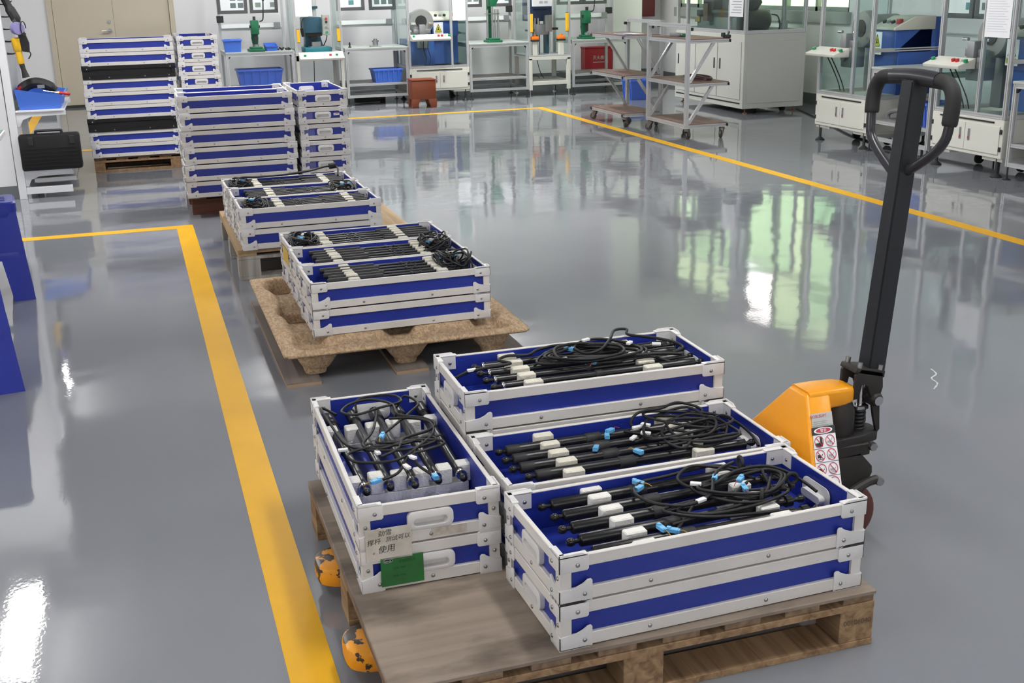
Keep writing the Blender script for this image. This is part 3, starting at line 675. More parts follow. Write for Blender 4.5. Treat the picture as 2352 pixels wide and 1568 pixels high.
# far pallets: slim struts, cable bundles at one end
def slim_tote(t, where, bundle, seed, n=5, fx=(.160, .575), bigcoil=False):
    ys = [.290-.048*i for i in range(n)]; left = bundle == 'left'
    for i, y in enumerate(ys):
        x = .085 if not left else .70
        bx0, bx1 = (.575, .725) if not left else (.035, .165)
        cab = (tangle(bx0, bx1, .08, .30, .075, .128 if not bigcoil else .150, 2.0, (.66 if not left else .12, y, .086), seed*10+i, None), .0045,
               [((bx0+bx1)/2+random.uniform(-.05, .05), random.uniform(.12, .28), .118)] if i in (0, 3) else [], [((bx0+bx1)/2, y, .116)] if i == 1 else [])
        strut(t, x+.012*(i % 2), y, .091, 'slim', 'slim black strut, %s from the back in the %s' % (ORD[i], where), R(random.uniform(-.5, .5)), left, cab)
    for k, x in enumerate(fx):
        foam_row(t, x, [y-.024 for y in ys]+[.312], FOAM, 'row of cream foam blocks at the %s in the %s' % (('left', 'right')[k], where), .104, .045, .030)
slim_tote(T['P', 0, 1], 'front tote on pressed wood pallet', 'right', 41, fx=(.170, .545), bigcoil=True)
slim_tote(T['P', 1, 1], 'middle tote on pressed wood pallet', 'right', 42, fx=(.160, .555), bigcoil=True)
slim_tote(T['P', 2, 1], 'rear tote on pressed wood pallet', 'left', 43, fx=(.165, .530))
slim_tote(T['Q', 0, 1], 'front tote on pale wooden pallet', 'left', 44, fx=(.20, .585))
slim_tote(T['Q', 1, 1], 'middle tote on pale wooden pallet', 'right', 45, fx=(.20, .585))
slim_tote(T['Q', 2, 1], 'rear tote on pale wooden pallet', 'left', 46, fx=(.17, .575))
r = thing('loose_wiring_harness', 'long black cable harness lying over the rear tote on pale wooden pallet', 'cable', at(T['Q', 2, 1], 0, 0, 0))
t = T['Q', 2, 1]; inv = Matrix.Translation(-r.location)
bm = new()
for k in range(3): tube(bm, spl([inv @ at(t, *q) for q in ((.06, .10+.02*k, .10), (.10, .2, .135), (.20, .25-.01*k, .128), (.36, .26, .126), (.52, .27-.012*k, .140), (.64, .29, .155), (.70, .27, .150), (.69, .20, .11))], 6), .0055, 7)
obj('cable', bm, CABLE, r, ang=60)
bm = new(); p = inv @ at(t, .675, .285, .155); cyl(bm, p-Vector((.02, 0, 0)), p+Vector((.02, .004, .004)), .018, n=12); obj('plug', bm, RUB, r)

# ------------------------------------------------------------------ pallets
WD_GREY = wood_mat('weathered_pallet_wood', (.27, .185, .115), (.13, .085, .055), 0)
WD_GREYY = wood_mat('weathered_pallet_wood_across', (.27, .185, .115), (.14, .09, .058), 1)
WD_BLOCK = wood_mat('pallet_block_wood', (.37, .245, .135), (.17, .10, .055), 1)
WD_PLY = wood_mat('dirty_plywood', (.285, .232, .185), (.225, .182, .145), 0, .7, dirt=(.105, .083, .066))
WD_PALE = wood_mat('pale_plywood', (.44, .32, .19), (.33, .23, .13), 1, .8)
WD_WHT = wood_mat('whitewashed_block', (.42, .40, .36), (.24, .21, .18), 2, .7)
WD_RED = wood_mat('reddish_board', (.16, .065, .040), (.10, .042, .028), 0, .8)
WD_BRN = wood_mat('brown_block', (.30, .185, .10), (.19, .11, .06), 1)
def pallet(name, label, x0, x1, y0, y1, H, ply, tmat, bmat, smat, blocks_x, blocks_y, slat=.088, gap=.062, bottom=True, block_mats=None, bd=.10):
    t = thing(name, label, 'pallet', (x0, y0, 0)); X, Y = x1-x0, y1-y0
    box('top_board', (0, X, 0, Y, H-ply, H), tmat, t, .002)
    zs = H-ply
    x = 0.; k = 0
    while x < X-.02:
        box('deck_slat', (x, min(x+slat, X-.004), .004, Y-.004, zs-.016, zs), smat, t, .001); x += slat+gap
    zr = zs-.016
    for (y, d) in blocks_y: box('stringer_board', (.003, X-.003, y, y+d, zr-.017, zr), tmat if False else bmat, t, .001)
    zb0 = .016 if bottom else 0
    for (y, d) in blocks_y:
        for (x, w) in blocks_x: box('block', (x, x+w, y+.002, y+d-.002, zb0, zr-.017), bmat, t, .0015)
        if bottom: box('bottom_board', (.002, X-.002, y, y+d, 0, .016), bmat, t, .001)
    return t
near = pallet('wooden_pallet', 'worn wooden pallet with a stained plywood top, lifted by the jack', .362, 1.512, 1.962, 3.045, ZP1, .011, WD_PLY, WD_BLOCK, WD_GREYY,
              [(.002, .095), (.515, .095), (1.058, .09)], [(.0, .10), (.50, .10), (.98, .10)], .090, .062)
bm = new(); put_flat(bm, text2d('00106040', .013), lambda u, v: (1.103+u, -.0006, .068+v)); obj('stamped_number', bm, mat('stamp_ink', (.10, .06, .035), .8), near)
t = pallet('wooden_pallet', 'pale wooden pallet with whitewashed blocks behind the pressed wood pallet', .452, 1.46, 6.09, 7.28, ZP3, .022, WD_PALE, WD_WHT, WD_PALE,
           [(.0, .115), (.42, .115), (.89, .115)], [(.0, .10), (.54, .10), (1.09, .10)], .10, .2)
t = pallet('wooden_pallet', 'reddish brown pallet beneath the six-high stack of totes', .325, 1.44, 8.10, 9.0, ZP4, .018, WD_BRN, WD_RED, WD_BRN,
           [(.0, .36), (.75, .36)], [(.0, .04), (.43, .05), (.86, .04)], .10, .13)
t = pallet('wooden_pallet', 'brown pallet beneath the farthest nine-high stacks', -.352, .80, 10.42, 11.3, ZP5, .012, WD_BRN, WD_BRN, WD_BRN,
           [(.0, .085), (.63, .085), (1.06, .085)], [(.0, .10), (.40, .10), (.78, .10)], .10, .08)
# pressed wood pallet: one moulded sheet with nine hollow feet
def pressed():
    t = thing('pressed_wood_pallet', 'moulded pressed wood pallet with hollow feet, standing on plywood strips', 'pallet', (.452, 4.252, 0))
    X, Y, NX, NY = 1.015, 1.31, 108, 138; HT = ZP2
    fx = (.135, .507, .880); fy = (.135, .655, 1.175); cr = .045
    def box_d(x, y, cx, cy, hw, hh, r):
        dx, dy = abs(x-cx)-hw+r, abs(y-cy)-hh+r
        return math.hypot(max(dx, 0), max(dy, 0))+min(max(dx, dy), 0)-r
    def sm(a, b, v): v = min(1, max(0, (v-a)/(b-a))); return v*v*(3-2*v)
    def h(x, y):
        z = HT; dmin = 9
        for a in fx:                                        # troughs that join the feet
            dmin = min(dmin, box_d(x, y, a, Y/2, .065, Y/2-.07, .06))
        for b in fy: dmin = min(dmin, box_d(x, y, X/2, b, X/2-.07, .060, .06))
        # ribs across the troughs keep the load-bearing ridges between the feet
        wob = .012*math.sin(x*31)*math.sin(y*27)
        ridge = 0
        for b in (.395, .915): ridge = max(ridge, 1-sm(.06, .13, abs(y-b)))
        for a in (.32, .694): ridge = max(ridge, 1-sm(.05, .12, abs(x-a)))
        z -= (.040-.026*ridge)*(1-sm(-.030, .012, dmin+wob))
        f = 9
        for a in fx:
            for b in fy: f = min(f, box_d(x, y, a, b, .075, .075, .05))
        z -= (HT-.050-.034)*(1-sm(-.042, .014, f))
        e = min(x, X-x, y, Y-y); z -= .006*(1-sm(0, .02, e))
        return z
    bm = new(); g = [[bm.verts.new((X*i/NX, Y*j/NY, h(X*i/NX, Y*j/NY))) for j in range(NY+1)] for i in range(NX+1)]
    rc = .03
    for i in range(NX+1):                                    # rounded outer corners
        for j in range(NY+1):
            v = g[i][j]; x, y = v.co.x, v.co.y; cx = min(max(x, rc), X-rc); cy = min(max(y, rc), Y-rc); d = math.hypot(x-cx, y-cy)
            if d > rc: v.co.x = cx+(x-cx)*rc/d; v.co.y = cy+(y-cy)*rc/d
    for i in range(NX):
        for j in range(NY): bm.faces.new((g[i][j], g[i+1][j], g[i+1][j+1], g[i][j+1]))
    me = mesh_of('moulded_sheet', bm, chip_mat(), 80); o = link('moulded_sheet', me, t)
    m = o.modifiers.new('thickness', 'SOLIDIFY'); m.thickness = .011; m.offset = -1
    for a in fx:
        for b in fy:
            bm = new(); lo = rrect(.085, .085, .03, 4, a, b); hi = rrect(.125, .125, .045, 4, a, b)
            A = [bm.verts.new((x, y, .0185)) for x, y in lo]; B_ = [bm.verts.new((x, y, HT-.040)) for x, y in hi]
            bridge(bm, A, B_); bm.faces.new(A); obj('hollow_foot', bm, o.data.materials[0], t)
    return t
pressed()
PLYB = wood_mat('strip_plywood', (.20, .17, .15), (.15, .125, .11), 1, .7)
for i, (a, b, l) in enumerate(((.455, .592, 'left'), (.895, 1.028, 'middle'), (1.335, 1.470, 'right'))):
    t = thing('plywood_strip', 'thin plywood runner strip under the %s feet of the pressed wood pallet' % l, 'board', (a, 4.265, 0), 0, 'strips under the pressed wood pallet')
    box('core', (0, b-a, 0, 1.31, 0, .0125), wood_mat('strip_edge%d' % i, (.42, .29, .19), (.28, .18, .11), 0, 1), t)
    box('face_veneer', (0, b-a, 0, 1.31, .0125, .018), PLYB, t)

# ------------------------------------------------------------------ pallet jack
J = thing('pallet_jack', 'yellow hand pallet jack with black handle, its forks under the near pallet', 'pallet jack', (0, 2.46, 0))
for s in (1, -1):
    yc = s*.20
    bm = new()
    top = [(.318, yc-.030), (.330, yc-.052), (.360, yc-.070), (.42, yc-.080), (1.50, yc-.080), (1.50, yc+.080), (.42, yc+.080), (.360, yc+.070), (.330, yc+.052), (.318, yc+.030)]
    prism(bm, top, .036, .088, 'z', .012); obj('fork', bm, JCHIP, J)
    bm = new(); cyl(bm, (.50, yc-.045, .037), (.50, yc+.045, .037), .036); obj('load_roller', bm, mat('roller', (.08, .03, .02), .5), J)
# body: a bent plate that flares towards the forks
def yn(z): return -.040-(.453-z)*.86
def xr(z): return 1.592-(.453-z)*.35
def xf(z): return 1.665-(.453-z)*.31
bm = new()
LV = []
for z, q in ((.453, .453), (.20, .20), (.09, .20)):
    o_ = .012 if z < .1 else 0
    LV.append([bm.verts.new(p) for p in ((xr(q)+o_, yn(q), z), (xf(q)+o_, yn(q), z), (xf(q)+o_, -yn(q), z), (xr(q)+o_, -yn(q), z))])
bridge(bm, LV[0], LV[1]); bridge(bm, LV[1], LV[2]); bm.faces.new(LV[0]); bm.faces.new(LV[2][::-1])
bmesh.ops.bevel(bm, geom=list(bm.edges), offset=.008, segments=3, affect='EDGES', profile=.5)
body = obj('body', bm, JYEL, J)
bm = new()   # nose cover over the pump
prof = [(1.60, .046, .404, .458), (1.66, .046, .404, .459), (1.715, .043, .405, .458), (1.737, .037, .407, .455), (1.752, .028, .411, .449), (1.760, .015, .418, .440)]
rs = []
for x, hw, z0, z1 in prof:
    rs.append([bm.verts.new((x, y, z+(z1+z0)/2)) for y, z in rrect(2*hw, z1-z0, min(.012, (z1-z0)*.4), 3)])
for a, b in zip(rs, rs[1:]): bridge(bm, a, b)
bm.faces.new(rs[0][::-1]); bm.faces.new(rs[-1]); obj('nose_cover', bm, JYEL, body)
# stickers on the near face of the body: (u from the ridge to the front edge, v downwards from z=.395)
def jface(u, v, off=.0022):
    z = .412-v*.56; x0, x1 = xr(z)+.0005, xf(z)+.0005
    n = Vector((0, -1, .86)).normalized()
    return Vector((x0+(x1-x0)*u, yn(z), z))+n*off
def jput(name, m, VF, off=.0022, parent=None):
    bm = new(); V, F = VF
    V2 = V
    put_flat(bm, (V2, F), lambda u, v: jface(u, v, off)); return obj(name, bm, m, parent or body)
def grid_rect(x0, y0, x1, y1, n=4):
    V = [(x0+(x1-x0)*i/n, y0+(y1-y0)*j/n) for j in range(n+1) for i in range(n+1)]
    return V, [(j*(n+1)+i, j*(n+1)+i+1, (j+1)*(n+1)+i+1, (j+1)*(n+1)+i) for j in range(n) for i in range(n)]
SILV = mat('silver_sticker', (.50, .50, .49), .3, .3)
st = jput('maker_plate', SILV, grid_rect(.10, .0, .93, .050)); st['label'] = 'silver data plate'
DKRED = mat('dark_red_print', (.42, .03, .06), .5)
def jt(s, h, u, v, k=.011): # text: u is a fraction of ~.09 m
    V, F = text2d(s, h); return [(u+x/.080, v-y*1.35) for x, y in V], F
jput('lettering', DKRED, jt('NOBLELIFT', .0075, .37, .011), .003, st)
for k, (u0, u1, v) in enumerate(((.16, .72, .030), (.16, .66, .036), (.16, .70, .042))): jput('print_line', GREYINK, grid_rect(u0, v, u1, v+.0016, 1), .003, st)
jput('grey_band', mat('grey_band', (.26, .28, .27), .4), grid_rect(.12, .0435, .92, .050, 1), .0028, st)
wl = jput('warning_label', mat('label_white', (.72, .72, .74), .4), grid_rect(.10, .050, .97, .330, 6)); wl['label'] = 'white warning label with red prohibition signs'
jput('black_header', INK, grid_rect(.06, .0505, .97, .078, 2), .003, wl)
jput('white_oval', PAPER, disc2d(.50, .0645, .36, .0115, 28), .0036, wl); jput('red_oval', DKRED, disc2d(.50, .0645, .29, .0085, 28), .0042, wl)
jput('lettering', PAPER, jt('警告', .0095, .50, .0645), .0048, wl)
for row in range(5):
    v0 = .078+.0495*row
    if row: jput('divider', mat('dark_blue_line', (.03, .05, .12), .5), grid_rect(.10, v0-.0008, .97, v0+.0008, 1), .0030, wl)
    for c in (0, 1):
        u, v = (.31, .73)[c], v0+.025
        if row == 0 and c == 0:
            for q in (rect2d(u+.04, v-.017, u+.13, v+.018), rect2d(u-.13, v+.004, u+.13, v+.018)): jput('pictogram', INK, q, .0030, wl)
        else:
            for q in (rect2d(u-.11, v-.004+.004*c, u+.02, v+.008), stroke2d(u-.02, v+.012, u+.10, v-.010+.004*row, .004), stroke2d(u-.13, v+.013, u+.13, v+.013, .002)): jput('pictogram', GREYINK if c else INK, q, .0030, wl)
        jput('red_ring', DKRED, ring2d(u, v, .175, .0205, .0022 if False else .0), .0034, wl) if False else None
        V, F = [], []
        for i in range(28):
            a = 2*math.pi*i/28; V += [(u+.178*math.cos(a), v+.0208*math.sin(a)), (u+.155*math.cos(a), v+.0182*math.sin(a))]
        for i in range(28): j2 = (i+1) % 28; F.append((2*i, 2*j2, 2*j2+1, 2*i+1))
        jput('red_ring', DKRED, (V, F), .0034, wl)
        jput('red_slash', DKRED, ([(u-.122, v-.0152), (u-.102, v-.0165), (u+.122, v+.0152), (u+.102, v+.0165)], [(0, 1, 2, 3)]), .0038, wl)
# pump, plates, steering wheels
bm = new(); lathe(bm, (1.745, 0, .285), (1.745, 0, .43), [(0, .046), (.01, .049), (.075, .049), (.10, .040), (.118, .036), (.12, .02)], 24); obj('pump_cylinder', bm, JDUST, J)
bm = new(); prism(bm, [(1.64, -.06), (1.70, -.062), (1.80, -.054), (1.855, -.036), (1.868, -.018), (1.868, .018), (1.855, .036), (1.80, .054), (1.64, .06)], .268, .296, 'z', .004)
bx(bm, 1.68, 1.82, -.060, -.046, .240, .275, .003); bx(bm, 1.68, 1.82, .046, .060, .240, .275, .003); obj('turntable_plate', bm, JDUST, J)
bm = new(); cyl(bm, (1.822, -.056, .266), (1.822, -.072, .266), .012, n=6); cyl(bm, (1.822, .056, .266), (1.822, .072, .266), .012, n=6); obj('plate_bolt', bm, RIV, J)
bm = new()
lathe(bm, (1.755, 0, .12), (1.755, 0, .27), [(0, .028), (.11, .034), (.115, .052), (.15, .055)], 20)
for s in (-1, 1): prism(bm, [(1.70, .245), (1.79, .250), (1.830, .205), (1.832, .185), (1.81, .155), (1.785, .05), (1.755, .05), (1.745, .16), (1.70, .20)], *sorted((s*.053, s*.060)), 'y', .003)
obj('steering_fork', bm, JDUST, J)
bm = new(); cyl(bm, (1.740, -.055, .089), (1.740, .055, .089), .012); obj('axle', bm, STEEL, J)
WHL = mat('red_brown_tread', (.085, .022, .018), .5)
for s in (-1, 1):
    bm = new(); lathe(bm, (1.740, s*.030-.022, .0885), (1.740, s*.030+.022, .0885), [(0, .070), (.003, .084), (.008, .0875), (.036, .0875), (.041, .084), (.044, .070)], 32); wv = obj('steering_wheel', bm, WHL, J)
    bm = new(); lathe(bm, (1.740, s*.030-.024, .0885), (1.740, s*.030+.024, .0885), [(0, .020), (.003, .070), (.045, .070), (.048, .020)], 32); obj('hub', bm, JDUST, wv)
# lower pedal and link arm with their bolts
bm = new(); tube(bm, spl([(1.68, -.098, .125), (1.73, -.098, .152), (1.79, -.094, .176), (1.825, -.088, .178)], 5), .0125, 10); obj('release_pedal', bm, JDUST, J)
bm = new(); cyl(bm, (1.828, -.078, .176), (1.828, -.104, .176), .012, n=8); obj('pedal_bolt', bm, RIV, J)
# handle bracket
bm = new()
for s in (-1, 1):
    prism(bm, [(1.772, .395), (1.774, .462), (1.790, .480), (1.858, .462), (1.862, .420), (1.852, .395), (1.862, .300), (1.852, .288), (1.840, .335), (1.826, .398), (1.815, .430), (1.795, .440), (1.788, .395)], *sorted((s*.026, s*.036)), 'y', .0015)
prism(bm, [(1.770, .470), (1.776, .484), (1.866, .466), (1.864, .446)], -.036, .036, 'y', .003)
obj('handle_bracket', bm, JDUST, J)
bm = new(); lathe(bm, (1.845, -.044, .386), (1.845, .044, .386), [(0, .015), (.012, .021), (.076, .021), (.088, .015)], 16); obj('pivot_boss', bm, JDUST, J)
bm = new(); cyl(bm, (1.845, -.047, .386), (1.845, .047, .386), .013); obj('pivot_pin', bm, STEEL, J)
for x, z in ((1.788, .476), (1.852, .462)):
    for s in (-1, 1):
        bm = new(); cyl(bm, (x, s*.027, z), (x+.003, s*.027, z+.020), .0072, n=10); obj('socket_bolt', bm, RIV, J)
bm = new(); tube(bm, [(1.818+.015*math.cos(a*.55), .015*math.sin(a*.55), .292+.0010*a*.9) for a in range(70)], .004, 6); obj('return_spring', bm, DARK, J)
bm = new(); cyl(bm, (1.818, 0, .28), (1.818, 0, .43), .009); bx(bm, 1.798, 1.838, -.016, .016, .352, .366, .003); obj('pump_piston', bm, STEEL, J)
for o in J.children:                     # the pump and steering group sits a little nearer the body
    if o.name.split('.')[0] in ('pump_cylinder', 'turntable_plate', 'plate_bolt', 'steering_fork', 'release_pedal', 'pedal_bolt', 'handle_bracket', 'pivot_boss', 'pivot_pin', 'socket_bolt', 'return_spring', 'pump_piston'): o.location = (-.030, 0, .022)
# shaft and loop
S0, S1 = Vector((1.815, 0, .475)), Vector((1.879, 0, 1.243))
d = (S1-S0).normalized(); n_ = Vector((d.z, 0, -d.x))
bm = new(); h = .0265
lo = [bm.verts.new(S0+n_*a*h*1.0+Vector((0, b*h, 0))) for a, b in ((-1, -1), (1, -1), (1, 1), (-1, 1))]
hi = [bm.verts.new(S1+n_*a*h*.92+Vector((0, b*h*.92, 0))) for a, b in ((-1, -1), (1, -1), (1, 1), (-1, 1))]
bridge(bm, lo, hi); bm.faces.new(lo[::-1]); bm.faces.new(hi)
bmesh.ops.bevel(bm, geom=list(bm.edges), offset=.004, segments=2, affect='EDGES'); obj('handle_shaft', bm, JBLK, J)
def onl(y, s): return S0+d*s+Vector((0, y, 0))+n_*.002    # y across, s along the shaft
top = .770
loop = [onl(-.02, .545), onl(-.06, .568), onl(-.115, .605), onl(-.142, .635), onl(-.150, .665), onl(-.151, .72), onl(-.146, .748), onl(-.128, .768), onl(-.10, top+.004),
        onl(0, top+.006), onl(.10, top+.004), onl(.138, .768), onl(.158, .746), onl(.164, .715), onl(.160, .655), onl(.148, .615), onl(.11, .580), onl(.06, .548), onl(.02, .525)]
bm = new(); tube(bm, spl(loop, 5), .0125, 12); obj('handle_loop', bm, mat('jack_grey_black_gloss', (.022, .021, .026), .3), J)
for s in (-1, 1):
    a = [onl(-.1505, .672), onl(-.151, .72), onl(-.146, .748), onl(-.128, .768), onl(-.10, top+.004), onl(-.03, top+.006)] if s < 0 else [onl(.162, .675), onl(.164, .715), onl(.158, .746), onl(.138, .768), onl(.10, top+.004), onl(.03, top+.006)]
    bm = new(); q = spl(a, 6); tube(bm, q, [.0165]+[.019]*(len(q)-2)+[.0165], 14); obj('grip', bm, RUB, J)
bm = new(); tube(bm, spl([onl(-.09, top+.006), onl(0, top+.010), onl(.09, top+.006)], 5), .020, 14); obj('grip', bm, mat('jack_grey_black_gloss', (.022, .021, .026), .3), J)

# ------------------------------------------------------------------ work stations (local frame: x to the right, front at y = 0, rear at +y)
def foot(bm, x, y, h=.10):
    lathe(bm, (x, y, 0), (x, y, h), [(0, .030), (.006, .030), (.014, .012), (.02, .007), (h, .007)], 10)
def bars(t, L, s=.03, name='profile_bar', m=None):
    for a, b in L:
        bm = new(); profile(bm, a, b, s); obj(name, bm, m or ALU, t)
def bench(label, loc, rz=0, w=.83, d=.70, shelf=True, back=1.9, top_m=None, rails=(.98, ), zt=.73):
    t = thing('work_bench', label, 'bench', loc, rz, 'aluminium work benches along the walls')
    s = .032; e = s/2
    bars(t, [((e, e, .10), (e, e, zt-.02)), ((w-e, e, .10), (w-e, e, zt-.02))], s, 'front_leg')
    bars(t, [((e, d-e, .10), (e, d-e, back)), ((w-e, d-e, .10), (w-e, d-e, back))], s, 'rear_post')
    L = [((s, e, zt-.036), (w-s, e, zt-.036)), ((s, d-e, zt-.036), (w-s, d-e, zt-.036)), ((e, s, zt-.036), (e, d-s, zt-.036)), ((w-e, s, zt-.036), (w-e, d-s, zt-.036)),
         ((s, e, .118), (w-s, e, .118)), ((s, d-e, .118), (w-s, d-e, .118)), ((e, s, .118), (e, d-s, .118)), ((w-e, s, .118), (w-e, d-s, .118))]
    for z in rails: L.append(((s, d-e, z), (w-s, d-e, z)))
    bars(t, L, s, 'cross_bar')
    box('bench_top', (-.004, w+.004, -.006, d, zt-.02, zt), top_m or mat('grey_green_top', (.40, .44, .42), .45), t, .002)
    if shelf: box('lower_shelf', (s, w-s, .03, d-s, .262, .275), mat('grey_shelf_board', (.26, .25, .24), .5), t); bars(t, [((s, e, .262), (w-s, e, .262))], .026, 'shelf_bar')
    for x in (e, w-e):
        for y in (e, d-e):
            bm = new(); foot(bm, x, y, .105); obj('levelling_foot', bm, DARK, t)
    for x, sx in ((s, 1), (w-s, -1)):
        bm = new(); prism(bm, [(x, zt-.052), (x+sx*.03, zt-.052), (x, zt-.085)], .004, .028, 'y'); obj('corner_bracket', bm, BLKM, t)
    return t
def on(loc, rz, x, y, z):
    c, s = math.cos(rz), math.sin(rz); return (loc[0]+c*x-s*y, loc[1]+s*x+c*y, loc[2]+z)
RZR = -math.pi/2
BY = 14.88
b1 = bench('leftmost aluminium bench, holding a green hand press and small blue bins', (1.185, BY, 0), w=.84, d=.75)
b2 = bench('aluminium bench with a blue bin on its lower shelf and a nearly clear top', (2.675, BY, 0), w=.82, d=.75)
b3 = bench('aluminium bench between white cabinet machine and orange-button press, open below', (4.325, BY, 0), w=.825, d=.75)
b4 = bench('rightmost bench of the back row, with red extinguisher box behind it', (5.785, BY, 0), w=.82, d=.75)
b5 = bench('aluminium bench standing between the two machine enclosures on the right side', (6.18, 8.69, 0), RZR, w=.82, d=.72)
b6 = bench('aluminium bench at the right picture edge beside the nearer enclosure', (6.18, 6.96, 0), RZR, w=.83, d=.72)
# framed work instructions hung at the rear posts of the benches
def board(label, loc, rz, w=.36, h=.50, seed=0):
    t = thing('framed_notice', label, 'picture frame', loc, rz, 'framed notices above the benches')
    bm = new(); e = .042
    bx(bm, 0, w, -.012, .012, 0, e); bx(bm, 0, w, -.012, .012, h-e, h); bx(bm, 0, e, -.012, .012, e, h-e); bx(bm, w-e, w, -.012, .012, e, h-e); obj('frame', bm, mat('dark_grey_frame', (.075, .075, .08), .5), t)
    box('sheet', (e, w-e, -.004, .006, e, h-e), PAPER, t)
    rn = random.Random(seed); bm = new(); bm2 = new()
    for i in range(3):
        for j in range(2):
            if rn.random() < .75: put_flat(bm, rect2d(e+.03+i*.095, e+.03+j*.09, e+.10+i*.095, e+.09+j*.09), lambda u, v: (u, -.0055, v))
    for k in range(9): put_flat(bm2, rect2d(e+.02, e+.24+k*.02, w-e-.02-rn.random()*.1, e+.246+k*.02), lambda u, v: (u, -.0055, v))
    o = obj('photo_print', bm, mat('printed_photo%d' % (seed % 3), [(.12, .16, .16), (.20, .24, .22), (.10, .24, .26)][seed % 3], .5), t); o['kind'] = 'stuff'
    o = obj('print_line', bm2, GREYINK, t); o['kind'] = 'stuff'
    return t
FD = .72
for i, (x, lab) in enumerate(((1.19, 'framed notice at the left above the leftmost bench'), (1.60, 'framed notice at the right above the leftmost bench, behind the press lever'), (2.72, 'framed notice at the left above the bench with clear top'), (3.16, 'framed notice at the right above the bench with clear top'),
                              (4.35, 'framed notice at the left above the open bench with guide rods'), (4.80, 'framed notice at the right above the open bench with guide rods'), (5.83, 'framed notice at the left above the rightmost back bench'), (6.22, 'framed notice at the right above the rightmost back bench'))):
    board(lab, (x, BY+FD, 1.175), 0, .38 if i % 2 == 0 else .36, .52, i)
for i, (y, lab) in enumerate(((8.66, 'framed notice at the left above the bench between enclosures'), (8.27, 'framed notice at the right above the bench between enclosures'))): board(lab, (6.18+.69, y, 1.12), RZR, .36, .52, i+20)
# lit tool trays (white strips) under the notices
for i, (x, lab) in enumerate(((1.22, 'white tray strip behind the leftmost bench'), (2.71, 'white tray strip behind the bench with clear top'), (4.36, 'white tray strip behind the open bench with guide rods'), (5.82, 'white tray strip behind the rightmost back bench'))):
    t = thing('tray_strip', lab, 'tray', (x, BY+.66, 1.0), 0, 'tray strips behind the benches')
    bm = new(); bx(bm, 0, .76, 0, .07, 0, .006); bx(bm, 0, .76, -.006, 0, 0, .05); obj('tray', bm, mat('tray_white', (.75, .76, .77), .5), t)
    box('socket_box', (.66, .74, -.03, .0, -.02, .06), GREYM, t, .004)
# small dark meters on the posts
for lab, p in (('small black box on the left post of the leftmost bench', (1.165, BY+.68, 1.07)), ('small black box on right post of the rightmost back bench', (6.55, BY+.68, 1.04)), ('small black box on right post of the open bench', (5.06, BY+.68, 1.10))):
    t = thing('counter_box', lab, 'box', p, 0, 'counter boxes on bench posts'); box('case', (0, .085, -.05, 0, 0, .085), BLKM, t, .004); box('face', (.01, .075, -.052, -.05, .02, .065), DARK, t)
# presses
def arbor(label, loc, rz=0, lever=True, rods=False, k=1.0):
    t = thing('hand_press', label, 'press', loc, rz, 'green hand presses on the benches')
    bm = new(); bx(bm, -.10*k, .10*k, -.13, .10, 0, .030, .006); bx(bm, -.075*k, .075*k, -.10, .08, .03, .055, .006); obj('base', bm, GREEN, t)
    if rods:
        for s in (-1, 1):
            bm = new(); cyl(bm, (s*.075, -.02, .05), (s*.075, -.02, .42), .013, n=10); cyl(bm, (s*.052, .03, .05), (s*.052, .03, .42), .010, n=10); obj('guide_rod', bm, STEEL, t)
        bm = new(); cyl(bm, (0, 0, .05), (0, 0, .46), .017, n=12); obj('ram', bm, STEEL, t)
        box('guide_plate', (-.09, .09, -.04, .05, .36, .372), STEEL, t)
        bm = new(); prism(bm, [(-.045, .46), (.03, .46), (.085, .56), (.085, .70), (-.045, .70)], -.06, .08, 'y', .008); obj('head', bm, GREEN, t)
        box('column', (-.04, .04, .085, .14, .03, .72), GREEN, t, .01)
    else:
        bm = new(); prism(bm, [(-.030, .05), (.030, .05), (.034, .16), (.044, .20), (.044, .37), (-.044, .37), (-.044, .20), (-.034, .16)], .02, .09, 'y', .008); obj('column', bm, GREEN, t)
        bm = new(); bx(bm, -.048, .048, -.085, .03, .205, .375, .010); obj('head', bm, GREEN, t)
        bm = new(); bx(bm, -.016, .016, -.065, -.03, .10, .42, .002); obj('ram', bm, DARK, t)
        bm = new(); cyl(bm, (0, -.05, .05), (0, -.05, .085), .034, n=16); obj('anvil', bm, GREYM, t)
        bm = new(); cyl(bm, (-.065, -.028, .30), (.065, -.028, .30), .018, n=12); obj('shaft', bm, DARK, t)
        if lever:
            bm = new(); tube(bm, spl([(.065, -.03, .36), (.10, -.03, .37), (.115, -.03, .42), (.13, -.03, .62)], 4), .008, 8); lathe(bm, (.13, -.03, .60), (.13, -.03, .70), [(0, .010), (.01, .014), (.09, .014), (.10, .006)], 10); obj('lever', bm, BLKM, t)
    return t
arbor('green hand press with raised black lever on the leftmost bench', (1.575, BY+.12, .73))
arbor('green press with four steel guide rods on the open bench', (4.70, BY+.16, .73), 0, False, True)
arbor('larger green hand press on the rightmost back bench', (6.03, BY+.14, .73), 0, True, False, .9)
